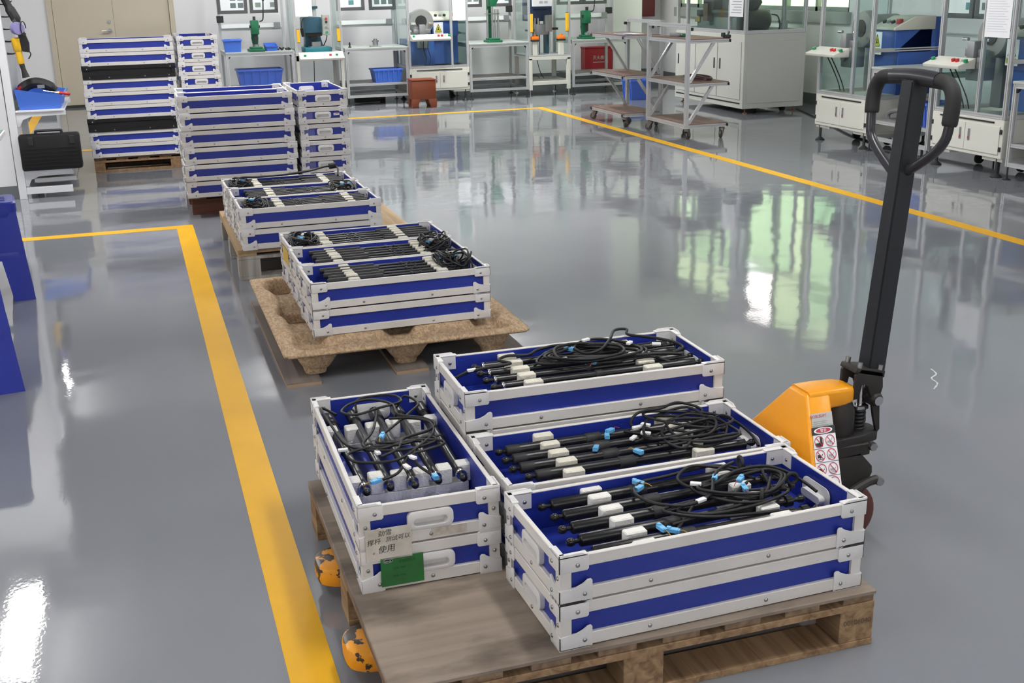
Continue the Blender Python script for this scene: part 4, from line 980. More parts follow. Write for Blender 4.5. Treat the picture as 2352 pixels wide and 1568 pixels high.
def hydraulic(label, loc, low=False):
    """press stand: frame, table, console, light curtains, press head"""
    t = thing('press_station', label, 'press', loc, 0)
    w, d = .60, .62; zt = .545 if low else .69
    if low:
        for x in (.0, w-.05):
            for y in (.0, d-.05): box('leg', (x, x+.05, y, y+.05, .085, zt-.04), CREAM, t, .003)
        box('apron', (0, w, 0, .05, zt-.065, zt-.02), CREAM, t, .003); box('lower_rail', (.05, w-.05, .005, .045, .15, .20), CREAM, t, .003); box('lower_shelf', (.02, w-.02, .05, d-.05, .20, .215), mat('grey_shelf_board', (.26, .25, .24), .5), t)
    else:
        for x in (.0, w-.04):
            for y in (.0, d-.04): box('leg', (x, x+.04, y, y+.04, .085, zt-.03), CREAM, t, .003)
        box('apron', (0, w, 0, .04, zt-.10, zt-.02), CREAM, t, .003)
    for x in (.02, w-.02):
        for y in (.02, d-.02):
            bm = new(); foot(bm, x, y, .09); obj('levelling_foot', bm, STEEL, t)
    box('table', (-.002, w+.002, 0, d, zt-.02, zt), ALU, t, .003)
    for x in (.012, w-.012): bars(t, [((x, .015, zt), (x, .015, 1.9)), ((x, d-.015, zt), (x, d-.015, 1.9))], .028, 'frame_post')
    for x in (.012, w-.012):
        box('side_pane', (x-.002, x+.002, .04, d-.04, zt+.02, 1.85), PANE, t)
    for i, x in enumerate((.045, w-.045)):
        z0, z1 = (.84, 1.09) if low else (.815, .985)
        bm = new(); bx(bm, x-.018, x+.018, -.012, .03, z0+.006, z1-.006, .003); c = obj('light_curtain', bm, YEL, t); c['label'] = 'yellow safety light curtain'
        box('end_piece', (x-.016, x+.016, -.01, .028, z1-.006, z1), BLKM, c); box('end_piece', (x-.016, x+.016, -.01, .028, z0, z0+.006), BLKM, c)
    if not low:
        bm = new(); prism(bm, [(-.14, .60), (-.15, .625), (-.005, .70), (-.005, .60)], .03, w-.01, 'x', .003); c = obj('console', bm, CREAM, t)
        for x, m in ((.10, GRN), (.42, RED), (.50, GRN)):
            bm = new(); cyl(bm, (x, -.09, .655), (x, -.095, .672), .016, n=12); obj('push_button', bm, m, c)
        bm = new(); bx(bm, .13, .47, .06, .42, zt, zt+.062, .01); obj('press_base', bm, mat('teal_bright', (.012, .17, .21), .45), t)
        bm = new(); prism(bm, [(.16, zt+.06), (.40, zt+.06), (.36, zt+.16), (.36, zt+.30), (.17, zt+.30), (.17, zt+.13)], .26, .42, 'y', .01); obj('press_column', bm, TEAL, t)
        bm = new(); bx(bm, .135, .36, .06, .40, zt+.24, zt+.43, .012); obj('press_head', bm, TEAL, t)
        bm = new(); bx(bm, .19, .36, .08, .24, zt+.20, zt+.36, .006); bx(bm, .215, .30, .10, .20, zt+.16, zt+.21, .004); obj('tool_holder', bm, BLKM, t)
        box('work_plate', (.20, .40, .08, .26, zt+.062, zt+.072), GREYM, t); box('die_block', (.23, .34, .10, .22, zt+.072, zt+.13), GREYM, t, .002)
        bm = new(); lathe(bm, (.27, .2, zt+.43), (.27, .2, zt+.85), [(0, .052), (.10, .052), (.101, .068), (.135, .068), (.136, .058), (.40, .058)], 18); obj('cylinder', bm, mat('pale_grey_cylinder', (.48, .49, .50), .4), t)
        bm = new(); lathe(bm, (.27, .2, zt+.53), (.27, .2, zt+.566), [(0, .060), (.003, .072), (.033, .072), (.036, .060)], 18); obj('flange', bm, TEAL, t)
        bm = new(); bx(bm, .365, .455, .02, .10, zt+.21, zt+.46, .004); c = obj('control_box', bm, mat('grey_green_box', (.36, .39, .36), .5), t)
        for z, m in ((.41, RED), (.37, BLKM), (.31, GREYM), (.245, GRN)):
            bm = new(); cyl(bm, (.41, .02, zt+z), (.41, .006, zt+z), .015, n=12); obj('push_button', bm, m, c)
        bm = new(); tube(bm, spl([(.42, .08, zt+.21), (.41, .1, zt+.15), (.38, .14, zt+.08), (.40, .3, zt+.05)], 4), .006, 6); obj('cable', bm, CABLE, t)
        bm = new(); tube(bm, spl([(.20, .10, zt+.43), (.13, .06, zt+.42), (.10, .05, zt+.34), (.10, .05, zt+.26)], 4), .005, 6); cyl(bm, (.10, .05, zt+.30), (.115, .06, zt+.20), .020, n=10); obj('hose', bm, CABLE, t)
        bm = new(); tube(bm, spl([(.22, .0, .60), (.215, .02, .4), (.20, .04, .1), (.19, .06, .02)], 4), .005, 6); obj('cable', bm, CABLE, t)
        box('notice_sheet', (.03, .24, -.004, -.002, 1.135, 1.44), PAPER, t)
    else:
        for s, x in (('l', .10), ('r', .48)):
            bm = new(); bx(bm, x-.035, x+.035, .02, .07, zt, .74, .004); c = obj('button_post', bm, CREAM, t)
            bm = new(); bx(bm, x-.052, x+.052, .0, .09, .725, .745, .004); obj('post_cap', bm, BLKM, c)
            bm = new(); bx(bm, x-.050, x+.050, .002, .088, .745, .79, .008); cyl(bm, (x, .045, .79), (x, .045, .815), .02, n=12); obj('palm_button', bm, ORG, c)
        bm = new(); bx(bm, .10, .42, .22, .55, .98, 1.30, .012); bx(bm, .14, .40, .18, .25, 1.14, 1.17, .004); obj('press_head', bm, mat('dark_blue_casting', (.018, .035, .09), .45), t)
        bm = new(); bx(bm, .20, .26, .28, .42, zt, .98); bx(bm, .36, .40, .28, .42, zt, .98); obj('press_column', bm, TEAL, t)
        for x in (.17, .215, .38): 
            bm = new(); cyl(bm, (x, .22, zt), (x, .22, 1.02), .010, n=10); obj('guide_rod', bm, STEEL, t)
        bm = new(); bx(bm, .18, .36, .20, .30, .80, .94, .006); bx(bm, .30, .40, .16, .24, .84, 1.06, .006); obj('tool_block', bm, GREYM, t)
        bm = new(); bx(bm, .05, .18, .22, .30, .85, .875, .004); bx(bm, .40, .50, .20, .28, .86, .89, .004); obj('clamp_arm', bm, DARK, t)
        bm = new(); bx(bm, .06, .34, -.004, .03, 1.175, 1.50, .004); c = obj('control_panel', bm, mat('panel_pale', (.60, .61, .64), .4), t)
        for x in (.16, .23, .30):
            bm = new(); cyl(bm, (x, -.004, 1.30), (x, -.018, 1.30), .014, n=10); obj('push_button', bm, RED if x == .16 else BLKM, c)
        for x in (.18, .25): box('display', (x-.025, x+.025, -.006, -.003, 1.215, 1.245), GREYINK, c)
        bm = new(); tube(bm, spl([(.22, .3, zt-.02), (.225, .28, .42), (.26, .25, .28), (.30, .25, .225)], 4), .005, 6); obj('cable', bm, CABLE, t)
        bm = new(); tube(bm, spl([(.10, .3, zt-.02), (.12, .28, .38), (.09, .25, .24), (.17, .25, .27), (.24, .25, .225)], 4), .004, 6); obj('cable', bm, CABLE, t)
    return t
hydraulic('press station with teal head, yellow light curtains and white sloped console', (2.05, BY, 0))
hydraulic('press station on white legs with two orange palm buttons', (5.155, BY, 0), True)
# machine enclosures with base cabinet, and the blue machines inside
def enclosure(label, loc, rz=0, paper=True, w=.82, d=.75, mid=.50):
    t = thing('machine_enclosure', label, 'enclosure', loc, rz, 'framed machine enclosures'); s = .032; e = s/2
    bm = new(); bx(bm, 0, w, 0, d, .145, .435, .004); bx(bm, .0, .22, .02, d-.02, .12, .145); bx(bm, w-.22, w, .02, d-.02, .12, .145); cab = obj('base_cabinet', bm, CREAM, t)
    box('slot', (.10, w-.10, -.006, .0, .405, .417), BLKM, cab)
    for x0, x1, hx in ((.03, w/2-.002, w/2-.05), (w/2+.002, w-.03, w/2+.05)):
        dd = box('door', (x0, x1, -.008, .0, .175, .385), CREAM, t, .002)
        box('door_handle', (hx-.011, hx+.011, -.014, -.008, .25, .34), GREYM, dd, .002); box('lock', (hx-.006, hx+.006, -.016, -.014, .262, .28), mat('red_lock', (.35, .04, .03), .4), dd)
        for z in (.20, .33):
            xx = .008 if x0 < .1 else w-.028
            box('hinge', (xx, xx+.022, -.010, .0, z, z+.035), DARK, dd, .002)
    for x in (.06, w-.06):
        for y in (.06, d-.06):
            bm = new(); lathe(bm, (x, y-.03, 0), (x, y-.03, .15), [(0, .044), (.008, .044), (.022, .026), (.032, .013), (.15, .012)], 14); obj('levelling_foot', bm, DARK, t)
    for x in (.17, w-.17):
        bm = new(); bx(bm, x-.02, x+.02, .33, .37, .075, .125); cyl(bm, (x-.012, .36, .042), (x+.012, .36, .042), .040, n=16); obj('castor', bm, RUB, t)
    bars(t, [((x, y, .435), (x, y, 1.95)) for x in (e, w-e) for y in (e, d-e)], s, 'corner_post')
    bars(t, [((w*mid/.82*1.0+.09, e, .467), (w*mid/.82+.09, e, 1.95))], .028, 'mid_post')
    bars(t, [((s, e, .452), (w-s, e, .452)), ((s, d-e, .452), (w-s, d-e, .452)), ((e, s, .452), (e, d-s, .452)), ((w-e, s, .452), (w-e, d-s, .452)), ((w-e, s, .86), (w-e, d-s, .86)), ((s, e, 1.93), (w-s, e, 1.93))], .030, 'cross_bar')
    xm = mid+.09
    for a in ((s, xm-.014, e-.002, e+.002, .47, .79), (xm+.014, w-s, e-.002, e+.002, .47, 1.91)): box('pane', a, PANE, t)
    for x in (e, w-e): box('pane', (x-.002, x+.002, s, d-s, .47, 1.91), PANE, t)
    bm = new(); prism(bm, [(-.155, .790), (-.165, .815), (-.01, .868), (-.004, .868), (-.004, .790)], .03, xm-.05, 'x', .003); c = obj('console', bm, CREAM, t)
    for x, m in ((.06, GRN), (xm-.20, RED), (xm-.155, RED), (xm-.11, CREAM), (xm-.06, GRN)):
        bm = new(); cyl(bm, (x, -.085, .838), (x, -.092, .862), .017 if m is not CREAM else .012, n=12); obj('push_button', bm, m, c)
    for x in (.20, .26):
        bm = new(); tube(bm, spl([(x, -.04, .79), (x+.01, .02, .68), (x+.05, .06, .56), (x+.04, .10, .47)], 4), .005, 6); obj('cable', bm, CABLE, t)
    if paper:
        p = box('notice_sheet', (xm+.02, w-.035, -.005, -.003, 1.03, 1.38), PAPER, t); box('blue_header', (xm+.05, w-.065, -.0065, -.005, 1.365, 1.40), mat('blue_header', (.05, .05, .25), .5), p)
        bm = new()
        for k in range(14): put_flat(bm, rect2d(xm+.04, 1.07+k*.018, w-.06-(k*37 % 5)*.012, 1.075+k*.018), lambda u, v: (u, -.0058, v))
        o = obj('print_line', bm, mat('pale_print', (.58, .60, .64), .6), p); o['kind'] = 'stuff'
    return t
YSIGN = mat('sign_yellow', (.55, .52, .02), .5)
def blue_machine(label, loc, rz=0, wide=False):
    t = thing('blue_machine', label, 'machine', loc, rz, 'blue machines inside the enclosures')
    e0, e1, sx_, dx = (.34, .70, 0, 0) if wide else (.45, .78, .10, .13)
    bm = new(); prism(bm, [(.26, .0), (.70, .0), (.70, .66), (.60, .66), (.26, .40)], e0-.02, e1, 'x', .006); bx(bm, e0, e1, .22, .60, .36, .56, .006); wide and bx(bm, -.02, .34, .14, .60, .0, .33, .006); obj('body', bm, MBLUE, t)
    bm = new(); prism(bm, [(.20, .555), (.20, .575), (.42, .67), (.62, .67), (.62, .555)], e0, e1+.01, 'x', .004); c = obj('control_panel', bm, mat('beige_panel', (.50, .50, .43), .45), t)
    for k in range(3):
        bm = new(); x = e0+.07+.06*k; cyl(bm, (x, .29, .610), (x, .28, .632), .020, n=12); obj('dial', bm, (DARK, GREYM, DARK)[k], c)
    bm = new(); bx(bm, e1-.08, e1-.03, .27, .31, .60, .65, .006); obj('stop_switch', bm, RED, c)
    bm = new(); lathe(bm, (.17+dx, .20-.12*wide, .55), (.17+dx, .58-.12*wide, .55), [(0, .06), (.002, .155), (.03, .165), (.09, .165), (.10, .13), (.36, .13)], 28); obj('face_plate', bm, mat('grey_face_plate', (.30, .31, .30), .45, .4), t)
    bm = new(); lathe(bm, (.16+dx, .19-.12*wide, .56), (.16+dx, .22-.12*wide, .56), [(0, .075), (.03, .075)], 20); obj('chuck_opening', bm, BLKM, t)
    bm = new(); bx(bm, .05+dx, .28+dx, .06, .10, .40, .46, .006); bx(bm, .09+dx, .25+dx, .05, .20, .22, .40, .01); bx(bm, .12+dx, .20+dx, .02, .12, .34, .52, .006); obj('tool_slide', bm, GREYM, t)
    bm = new(); bx(bm, .10+dx, .22+dx, .30, .46, .0, .42, .01); cyl(bm, (.16+dx, .02, .30), (.16+dx, .2, .30), .03, n=12); obj('stand', bm, GREYM, t)
    bm = new(); cyl(bm, (.02+dx, .06, .53), (.08+dx, .06, .53), .014, n=10); cyl(bm, (.26+dx, .06, .53), (.32+dx, .06, .53), .014, n=10); obj('spindle', bm, STEEL, t)
    bm = new(); lathe(bm, (.52, .62, .42), (.52, .72, .42), [(0, .10), (.02, .13), (.08, .12), (.10, .05)], 20); obj('motor', bm, mat('olive_motor', (.32, .34, .20), .4), t)
    sg = box('warning_sign', (.36+sx_, .49+sx_, .214, .2185, .34, .535), PAPER, t)
    bm = new(); put_flat(bm, ([(.385, .415), (.465, .415), (.425, .51)], [(0, 1, 2)]), lambda u, v: (u+sx_, .2125, v)); put_flat(bm, rect2d(.372, .355, .478, .395), lambda u, v: (u+sx_, .2125, v)); obj('yellow_sign_print', bm, YSIGN, sg)
    bm = new()
    for q in (stroke2d(.381, .412, .469, .412, .006), stroke2d(.383, .412, .426, .514, .006), stroke2d(.467, .412, .424, .514, .006), stroke2d(.425, .435, .425, .475, .010), stroke2d(.408, .430, .425, .455, .006), stroke2d(.442, .430, .425, .455, .006)):
        put_flat(bm, q, lambda u, v: (u+sx_, .2115, v))
    put_flat(bm, text2d('注意安全', .014), lambda u, v: (.425+sx_+u, .2115, .376+v)); obj('black_sign_print', bm, INK, sg)
    return t
enclosure('machine enclosure in the back row, behind the orange-brown crate', (3.50, BY, 0))
blue_machine('blue machine with grey face plate inside the back row enclosure', (3.55, BY+.02, .47), 0, True)
enclosure('machine enclosure on the right side nearest the window, left of the jack handle', (6.18, 9.535, 0), RZR, False, mid=.455)
blue_machine('blue machine inside the right side enclosure nearest the window', (6.20, 9.50, .47), RZR)
enclosure('nearer machine enclosure on the right side, with a white notice sheet', (6.18, 7.835, 0), RZR, True, mid=.41)
blue_machine('blue machine inside the nearer right side enclosure, behind the notice sheet', (6.20, 7.80, .47), RZR)
# big grey cabinet machine in the right rear corner
t = thing('cabinet_machine', 'large grey cabinet machine with glazed hood standing behind the carts', 'machine', (6.6, 11.67, 0))
WX, WYY = .79, 1.72
bm = new(); bx(bm, 0, WX, 0, WYY, .06, .885, .004); obj('cabinet', bm, CABG, t)
box('side_panel', (.05, WX-.05, -.006, .0, .12, .80), CABG, t, .002)
for y0, y1, hy in ((.06, .60, .54), (.62, 1.16, .68), (1.18, 1.68, 1.62)):
    dd = box('door', (-.008, 0, y0, y1, .16, .80), CABG, t, .002); box('door_handle', (-.016, -.008, hy-.01, hy+.01, .48, .60), DARK, dd, .002)
box('plinth_gap', (-.003, .0, .06, 1.68, .11, .125), BLKM, t)
for x in (.08, WX-.08):
    for y in (.08, WYY-.08):
        bm = new(); foot(bm, x, y, .065); obj('levelling_foot', bm, mat('copper_foot', (.35, .16, .09), .4, .5), t)
for x in (.22, WX-.2):
    bm = new(); cyl(bm, (x-.02, .12, .04), (x+.02, .12, .04), .038, n=16); obj('castor', bm, RUB, t)
s = .036; e = s/2
bars(t, [((x, y, .885), (x, y, 1.95)) for x in (e, WX-e) for y in (e, WYY-e)]+[((e, .38, .90), (e, .38, 1.95)), ((e, 1.44, .90), (e, 1.44, 1.95))], s, 'post')
bars(t, [((e, s, .905), (e, WYY-s, .905)), ((s, e, .905), (WX-s, e, .905)), ((WX-e, s, .905), (WX-e, WYY-s, .905)), ((s, WYY-e, .905), (WX-s, WYY-e, .905)), ((e, s, 1.93), (e, WYY-s, 1.93)), ((s, e, 1.93), (WX-s, e, 1.93))], s, 'cross_bar')
for a in ((e-.002, e+.002, s, .36, .92, 1.91), (e-.002, e+.002, .40, 1.42, .92, 1.91), (s, WX-s, e-.002, e+.002, .92, 1.91)): box('pane', a, PANE, t)
p = box('notice_sheet', (-.006, -.003, .05, .36, 1.07, 1.42), PAPER, t); bm = new()
for k in range(6): put_flat(bm, rect2d(.09, 1.11+k*.03, .32-.03*(k % 3), 1.118+k*.03), lambda u, v: (-.0068, u, v))
o = obj('print_line', bm, GREYINK, p); o['kind'] = 'stuff'
m_ = thing('turning_machine', 'dark machine tool inside the glazed hood of the large grey cabinet', 'machine', (6.6, 11.67, .885))
box('bed', (.12, .55, .42, 1.40, .0, .17), mat('grey_blue_bed', (.13, .15, .16), .5), m_, .01)
bm = new(); bx(bm, .10, .60, .50, 1.38, .17, .24, .01); bx(bm, .16, .50, .62, .86, .24, .52, .02); bx(bm, .16, .5, 1.05, 1.34, .24, .60, .02); obj('headstock', bm, mat('black_casting', (.022, .024, .024), .5), m_)
bm = new(); bx(bm, .04, .12, .98, 1.10, .12, .32, .006); obj('brown_block', bm, mat('brown_block_metal', (.12, .075, .06), .5), m_)
bm = new(); lathe(bm, (.10, .22, .14), (.42, .22, .14), [(0, .09), (.02, .125), (.26, .125), (.30, .10), (.32, .05)], 20); bx(bm, .10, .34, .12, .32, .0, .04); obj('motor', bm, mat('black_casting', (.022, .024, .024), .5), m_)
bm = new(); lathe(bm, (.14, .24, .25), (.32, .24, .36), [(0, .085), (.10, .08), (.16, .05), (.20, .04)], 16); obj('upper_motor', bm, DARK, m_)
bm = new(); cyl(bm, (.62, .22, .0), (.62, .22, .13), .045, n=14); bx(bm, .56, .68, .19, .25, .10, .13, .004); cyl(bm, (.62, .22, .13), (.62, .22, .60), .028, n=12); obj('valve_column', bm, GREYM, m_)
for k in range(4):
    bm = new(); bx(bm, .12+.07*k, .165+.07*k, .50, .56, .25, .40+.04*(k % 2), .004); obj('tool_holder', bm, STEEL if k % 2 else DARK, m_)
bm = new(); bx(bm, .10, .26, 1.30, 1.42, .10, .16, .004); obj('brass_tray', bm, mat('brass', (.40, .30, .10), .4, .5), m_)
bm = new(); tube(bm, spl([(.44, .2, .20), (.50, .16, .18), (.52, .14, .08), (.50, .14, .0)], 5), .008, 6); obj('hose', bm, CABLE, m_)
# maroon cabinet and dark frame on the back wall, right of the pillar
t = thing('wall_cabinet', 'maroon cabinet on the back wall seen left of the large grey machine', 'cabinet', (7.36, 16.40, .95)); box('case', (0, .36, 0, .19, 0, .8), mat('maroon_paint', (.13, .012, .018), .5), t, .006); box('door', (.02, .34, -.01, 0, .02, .78), MATS['maroon_paint'], t, .004)
t = thing('extinguisher_box', 'red extinguisher box with white lettering on the wall behind the rightmost back bench', 'box', (6.40, 15.95, .22))
bm = new(); bx(bm, 0, .43, 0, .18, 0, .32, .005); obj('case', bm, mat('fire_red', (.30, .008, .018), .4), t); box('lid', (-.006, .436, -.006, .186, .32, .345), MATS['fire_red'], t, .004)
bm = new(); put_flat(bm, text2d('灭火器箱', .055), lambda u, v: (.235+u, -.002, .19+v)); put_flat(bm, rect2d(.12, .12, .36, .127), lambda u, v: (u, -.002, v)); obj('lettering', bm, mat('grey_white_print', (.5, .5, .5), .5), t)
# ------------------------------------------------------------------ bins, crates and small goods on the benches
def bin_(name, label, loc, rz, w, d, h, m=BIN, sloped=True, group='blue plastic bins', ribs=True):
    t = thing(name, label, 'bin', loc, rz, group); k = .86; bm = new(); wl = .004
    def loop(z, f, inset):
        hx, hy = w/2*f-inset, d/2*f-inset; return [bm.verts.new((x, y, z)) for x, y in ((-hx, -hy), (hx, -hy), (hx, hy), (-hx, hy))]
    a, b = loop(0, k, 0), loop(h, 1, 0); c, e_ = loop(h, 1, wl), loop(.006, k, wl)
    if sloped:
        for L in (b, c):
            for v in L[:2]: v.co.z = h*.62
    bridge(bm, a, b); bridge(bm, b, c); bridge(bm, c, e_); bm.faces.new(a[::-1]); bm.faces.new(e_)
    obj('shell', bm, m, t)
    if not sloped:
        bm = new()
        for y0, y1, x0, x1 in ((-d/2-.008, -d/2+.002, -w/2-.008, w/2+.008), (d/2-.002, d/2+.008, -w/2-.008, w/2+.008), (-d/2, d/2, -w/2-.008, -w/2+.002), (-d/2, d/2, w/2-.002, w/2+.008)): bx(bm, x0, x1, y0, y1, h-.022, h, .002)
        obj('rim', bm, m, t)
        if ribs:
            for i in range(5):
                f = (i+.5)/5*2-1; x = f*w/2*.88
                bm = new(); prism(bm, [(-d/2*k-.010, .01), (-d/2*k+.004, .01), (-d/2+.004, h-.02), (-d/2-.008, h-.02)], x-.008, x+.008, 'x'); obj('rib', bm, m, t)
    else:
        bm = new(); bx(bm, -w/2-.004, w/2+.004, -d/2-.012, -d/2+.004, h*.56, h*.64, .002); obj('front_lip', bm, m, t)
    return t
bin_('storage_bin', 'large ribbed blue bin under the leftmost bench', (1.60, BY+.24, .275), 0, .56, .36, .235, mat('deep_blue_bin', (.05, .12, .50), .35), False)
bin_('parts_bin', 'upright blue bin at the left end of the leftmost bench top', (1.285, BY+.10, .73), 0, .215, .16, .155, BIN, False, ribs=False)
bin_('parts_bin', 'small sloped blue bin right of the green press on the leftmost bench', (1.755, BY+.10, .73), .1, .155, .14, .095)
bin_('storage_bin', 'blue bin on the lower shelf of the bench with the clear top', (3.235, BY+.20, .275), 0, .38, .30, .175, BIN, False)
bin_('storage_bin', 'blue bin low in the bench between the right side enclosures', (6.36, 8.05, .275), RZR, .20, .30, .20, mat('deep_blue_bin', (.05, .12, .50), .35), False)
bin_('storage_bin', 'blue bin low behind the two carts', (6.30, 13.9, .002), RZR, .30, .30, .25, mat('deep_blue_bin', (.05, .12, .50), .35), False)
t = thing('parts_heap', 'dark loose parts lying on the leftmost bench beside sloped bin', 'parts', (1.93, BY+.12, .73))
rn = random.Random(4)
for k in range(7):
    bm = new(); x, y = rn.uniform(-.08, .08), rn.uniform(-.05, .05); a = rn.uniform(0, 3); cyl(bm, (x, y, .012), (x+.05*math.cos(a), y+.05*math.sin(a), .012+rn.uniform(0, .02)), .012, n=8); obj('part_piece', bm, DARK, t)
t = thing('gauge_post', 'small black post on the left of the clear bench top', 'tool', (2.76, BY+.12, .73)); bm = new(); lathe(bm, (0, 0, 0), (0, 0, .07), [(0, .02), (.01, .02), (.02, .01), (.05, .012), (.07, .006)], 10); obj('post', bm, BLKM, t)
t = thing('steel_fixture', 'round steel fixture on a plate in the middle of the clear bench top', 'tool', (3.10, BY+.14, .73)); box('plate', (-.07, .07, -.05, .05, 0, .012), GREYM, t, .002); bm = new(); lathe(bm, (0, 0, .012), (0, 0, .10), [(0, .035), (.05, .035), (.052, .045), (.068, .045), (.07, .025), (.088, .025)], 14); obj('socket', bm, STEEL, t)
t = thing('air_hose_coil', 'black hose coil on the floor under the clear bench', 'hose', (3.02, BY+.30, .0)); bm = new(); tube(bm, [(.20*math.cos(a*.3), .12*math.sin(a*.3), .012+.0012*(a % 60)) for a in range(64)], .012, 6); obj('hose', bm, RUB, t)
t = thing('plastic_crate', 'orange-brown plastic crate on the floor in front of the white enclosure', 'crate', (3.53, 14.36, 0), R(-3), None)
OBR = mat('orange_brown_plastic', (.19, .040, .010), .4)
bm = new(); bx(bm, -.155, .155, -.15, .15, .10, .335, .012); obj('body', bm, OBR, t)
for sx in (-1, 1):
    for sy in (-1, 1):
        bm = new(); prism(bm, [(sx*.155, .11), (sx*.05, .11), (sx*.085, .0), (sx*.155, .0), (sx*.162, .07)], *sorted((sy*.15, sy*.10)), 'y', .003); obj('leg', bm, OBR, t)
box('lid', (-.160, .160, -.155, .155, .335, .35), OBR, t, .006)
# grey moulded tray under the bench between the enclosures
t = thing('moulded_tray', 'grey arched plastic tray on the lower shelf between right side enclosures', 'tray', (6.30, 8.43, .275), RZR); bm = new(); tube(bm, spl([(-.15, 0, .0), (-.15, 0, .05), (-.08, 0, .085), (.10, 0, .10), (.22, 0, .10)], 5), .022, 8); obj('arch', bm, mat('grey_plastic_dark', (.16, .16, .17), .5), t); box('base', (-.17, .24, -.05, .20, -.0, .012), MATS['grey_plastic_dark'], t)
t = thing('floor_cable', 'black cable on the floor between the large cabinet and the first right enclosure', 'cable', (0, 0, .008)); bm = new(); tube(bm, spl([(7.45, 11.9, 0), (7.1, 10.9, 0), (6.75, 9.95, 0), (6.6, 9.5, .0), (6.5, 9.0, 0)], 6), .008, 6); obj('cable', bm, CABLE, t)
# ------------------------------------------------------------------ carts
def castor(t, x, y, a):
    r = thing('x', 'x', 'x') if False else None
    bm = new(); cyl(bm, (x, y, .080), (x, y, .100), .028, n=12); c, s = math.cos(a), math.sin(a)
    for k in (-1, 1):
        p = [(x+c*u-s*k*.016, y+s*u+c*k*.016, z) for u, z in ((-.025, .085), (.03, .085), (.040, .03), (.012, .03))]
        vs = [bm.verts.new(q) for q in p]; vs2 = [bm.verts.new((q[0]-s*k*.003, q[1]+c*k*.003, q[2])) for q in p]
        bm.faces.new(vs); bm.faces.new(vs2[::-1]); bridge(bm, vs, vs2)
    o = obj('castor', bm, mat('castor_metal', (.22, .19, .17), .45, .6), t)
    bm = new(); p = Vector((x+c*.026, y+s*.026, .038)); dd = Vector((-s, c, 0)); lathe(bm, p-dd*.012, p+dd*.012, [(0, .020), (.002, .036), (.005, .038), (.019, .038), (.022, .036), (.024, .020)], 18); obj('wheel', bm, mat('castor_wheel', (.06, .055, .05), .5), o)
def cart(label, loc, flip):
    """three shelves hung from two tall posts; posts at x = 0 (flip: at the far side), width along y"""
    t = thing('shelf_cart', label, 'cart', loc, 0, 'shelf carts of aluminium profile'); w, d, s = .90, .46, .036; e = s/2
    px = d-e if flip else e; ox = e if flip else d-e; sg = -1 if flip else 1
    bars(t, [((px, y, .105), (px, y, 1.085)) for y in (e, w-e)], s, 'post'); bars(t, [((px, s, 1.067), (px, w-s, 1.067))], s, 'handle_bar')
    for k, z in enumerate((.125, .515, .92)):
        bars(t, [((px, s, z), (px, w-s, z)), ((ox, e, z), (ox, w-e, z)), ((e if flip else s, e, z), (d-s if flip else d-e, e, z)), ((e if flip else s, w-e, z), (d-s if flip else d-e, w-e, z))], .032, 'shelf_bar')
        box('shelf_board', (.002 if flip else s, d-s if flip else d-.002, .002, w-.002, z+.016, z+.024), BROWNB, t)
        for y in (.0, w-.032): box('end_cap', ((-.006, .0) if flip else (d, d+.006))+(y, y+.032, z-.014, z+.014), BLKM, t)
    for z0, z1 in ((.15, .50), (.54, .905)):
        for y in (e, w-e): bars(t, [((px+sg*.02, y, z0), (px+sg*.27, y, z1))], .028, 'brace')
    for y in (e, w-e):
        bm = new(); bx(bm, *sorted((px+sg*.018, px+sg*.05)), y-.012, y+.012, 1.02, 1.05, .003); obj('corner_bracket', bm, BLKM, t)
    for x in (.04, d-.04):
        for y in (.04, w-.04): castor(t, x, y, (.6, 2.2, 3.9, 5.4)[int(x > .2)*2+int(y > .2)])
    return t
cart('nearer aluminium cart with three brown shelves and tall posts on its left', (5.055, 10.02, 0), False)
cart('farther aluminium cart with three brown shelves, papers on its top', (4.915, 11.19, 0), True)
t = thing('paper_sheets', 'white papers lying on the top shelf of the farther cart', 'paper', (5.10, 11.35, .9445)); box('sheet', (-.1, .12, 0, .30, 0, .003), PAPER, t); bm = new(); bx(bm, -.10, -.02, -.02, .28, .003, .005); obj('blue_sheet', bm, mat('pale_blue_sheet', (.2, .35, .6), .6), t)
t = thing('cable_heap', 'dark reddish cable heap on the middle shelf of the nearer cart', 'cable', (5.30, 10.35, .540)); bm = new(); tube(bm, spl(tangle(-.12, .13, -.22, .25, .008, .035, 4, (0, 0, .01), 77), 5), .009, 6); o = obj('cable', bm, mat('dark_red_cable', (.06, .022, .025), .5), t)
t = thing('small_meter', 'small grey meter on the top shelf of the nearer cart', 'tool', (5.25, 10.62, .9445)); bm = new(); bx(bm, -.05, .05, -.09, .09, 0, .035, .01); obj('case', bm, GREYM, t); box('grip', (-.02, .02, -.14, -.09, .005, .028), GREEN, t, .004)
t = thing('hand_clamp', 'dark clamp on the near right corner of the nearer cart top', 'tool', (5.49, 10.05, .9445)); bm = new(); bx(bm, -.03, .03, -.03, .03, 0, .03, .004); bx(bm, -.05, -.02, -.01, .03, .01, .05, .004); cyl(bm, (.0, 0, .0), (.03, .02, .055), .012, n=8); obj('jaw', bm, DARK, t)

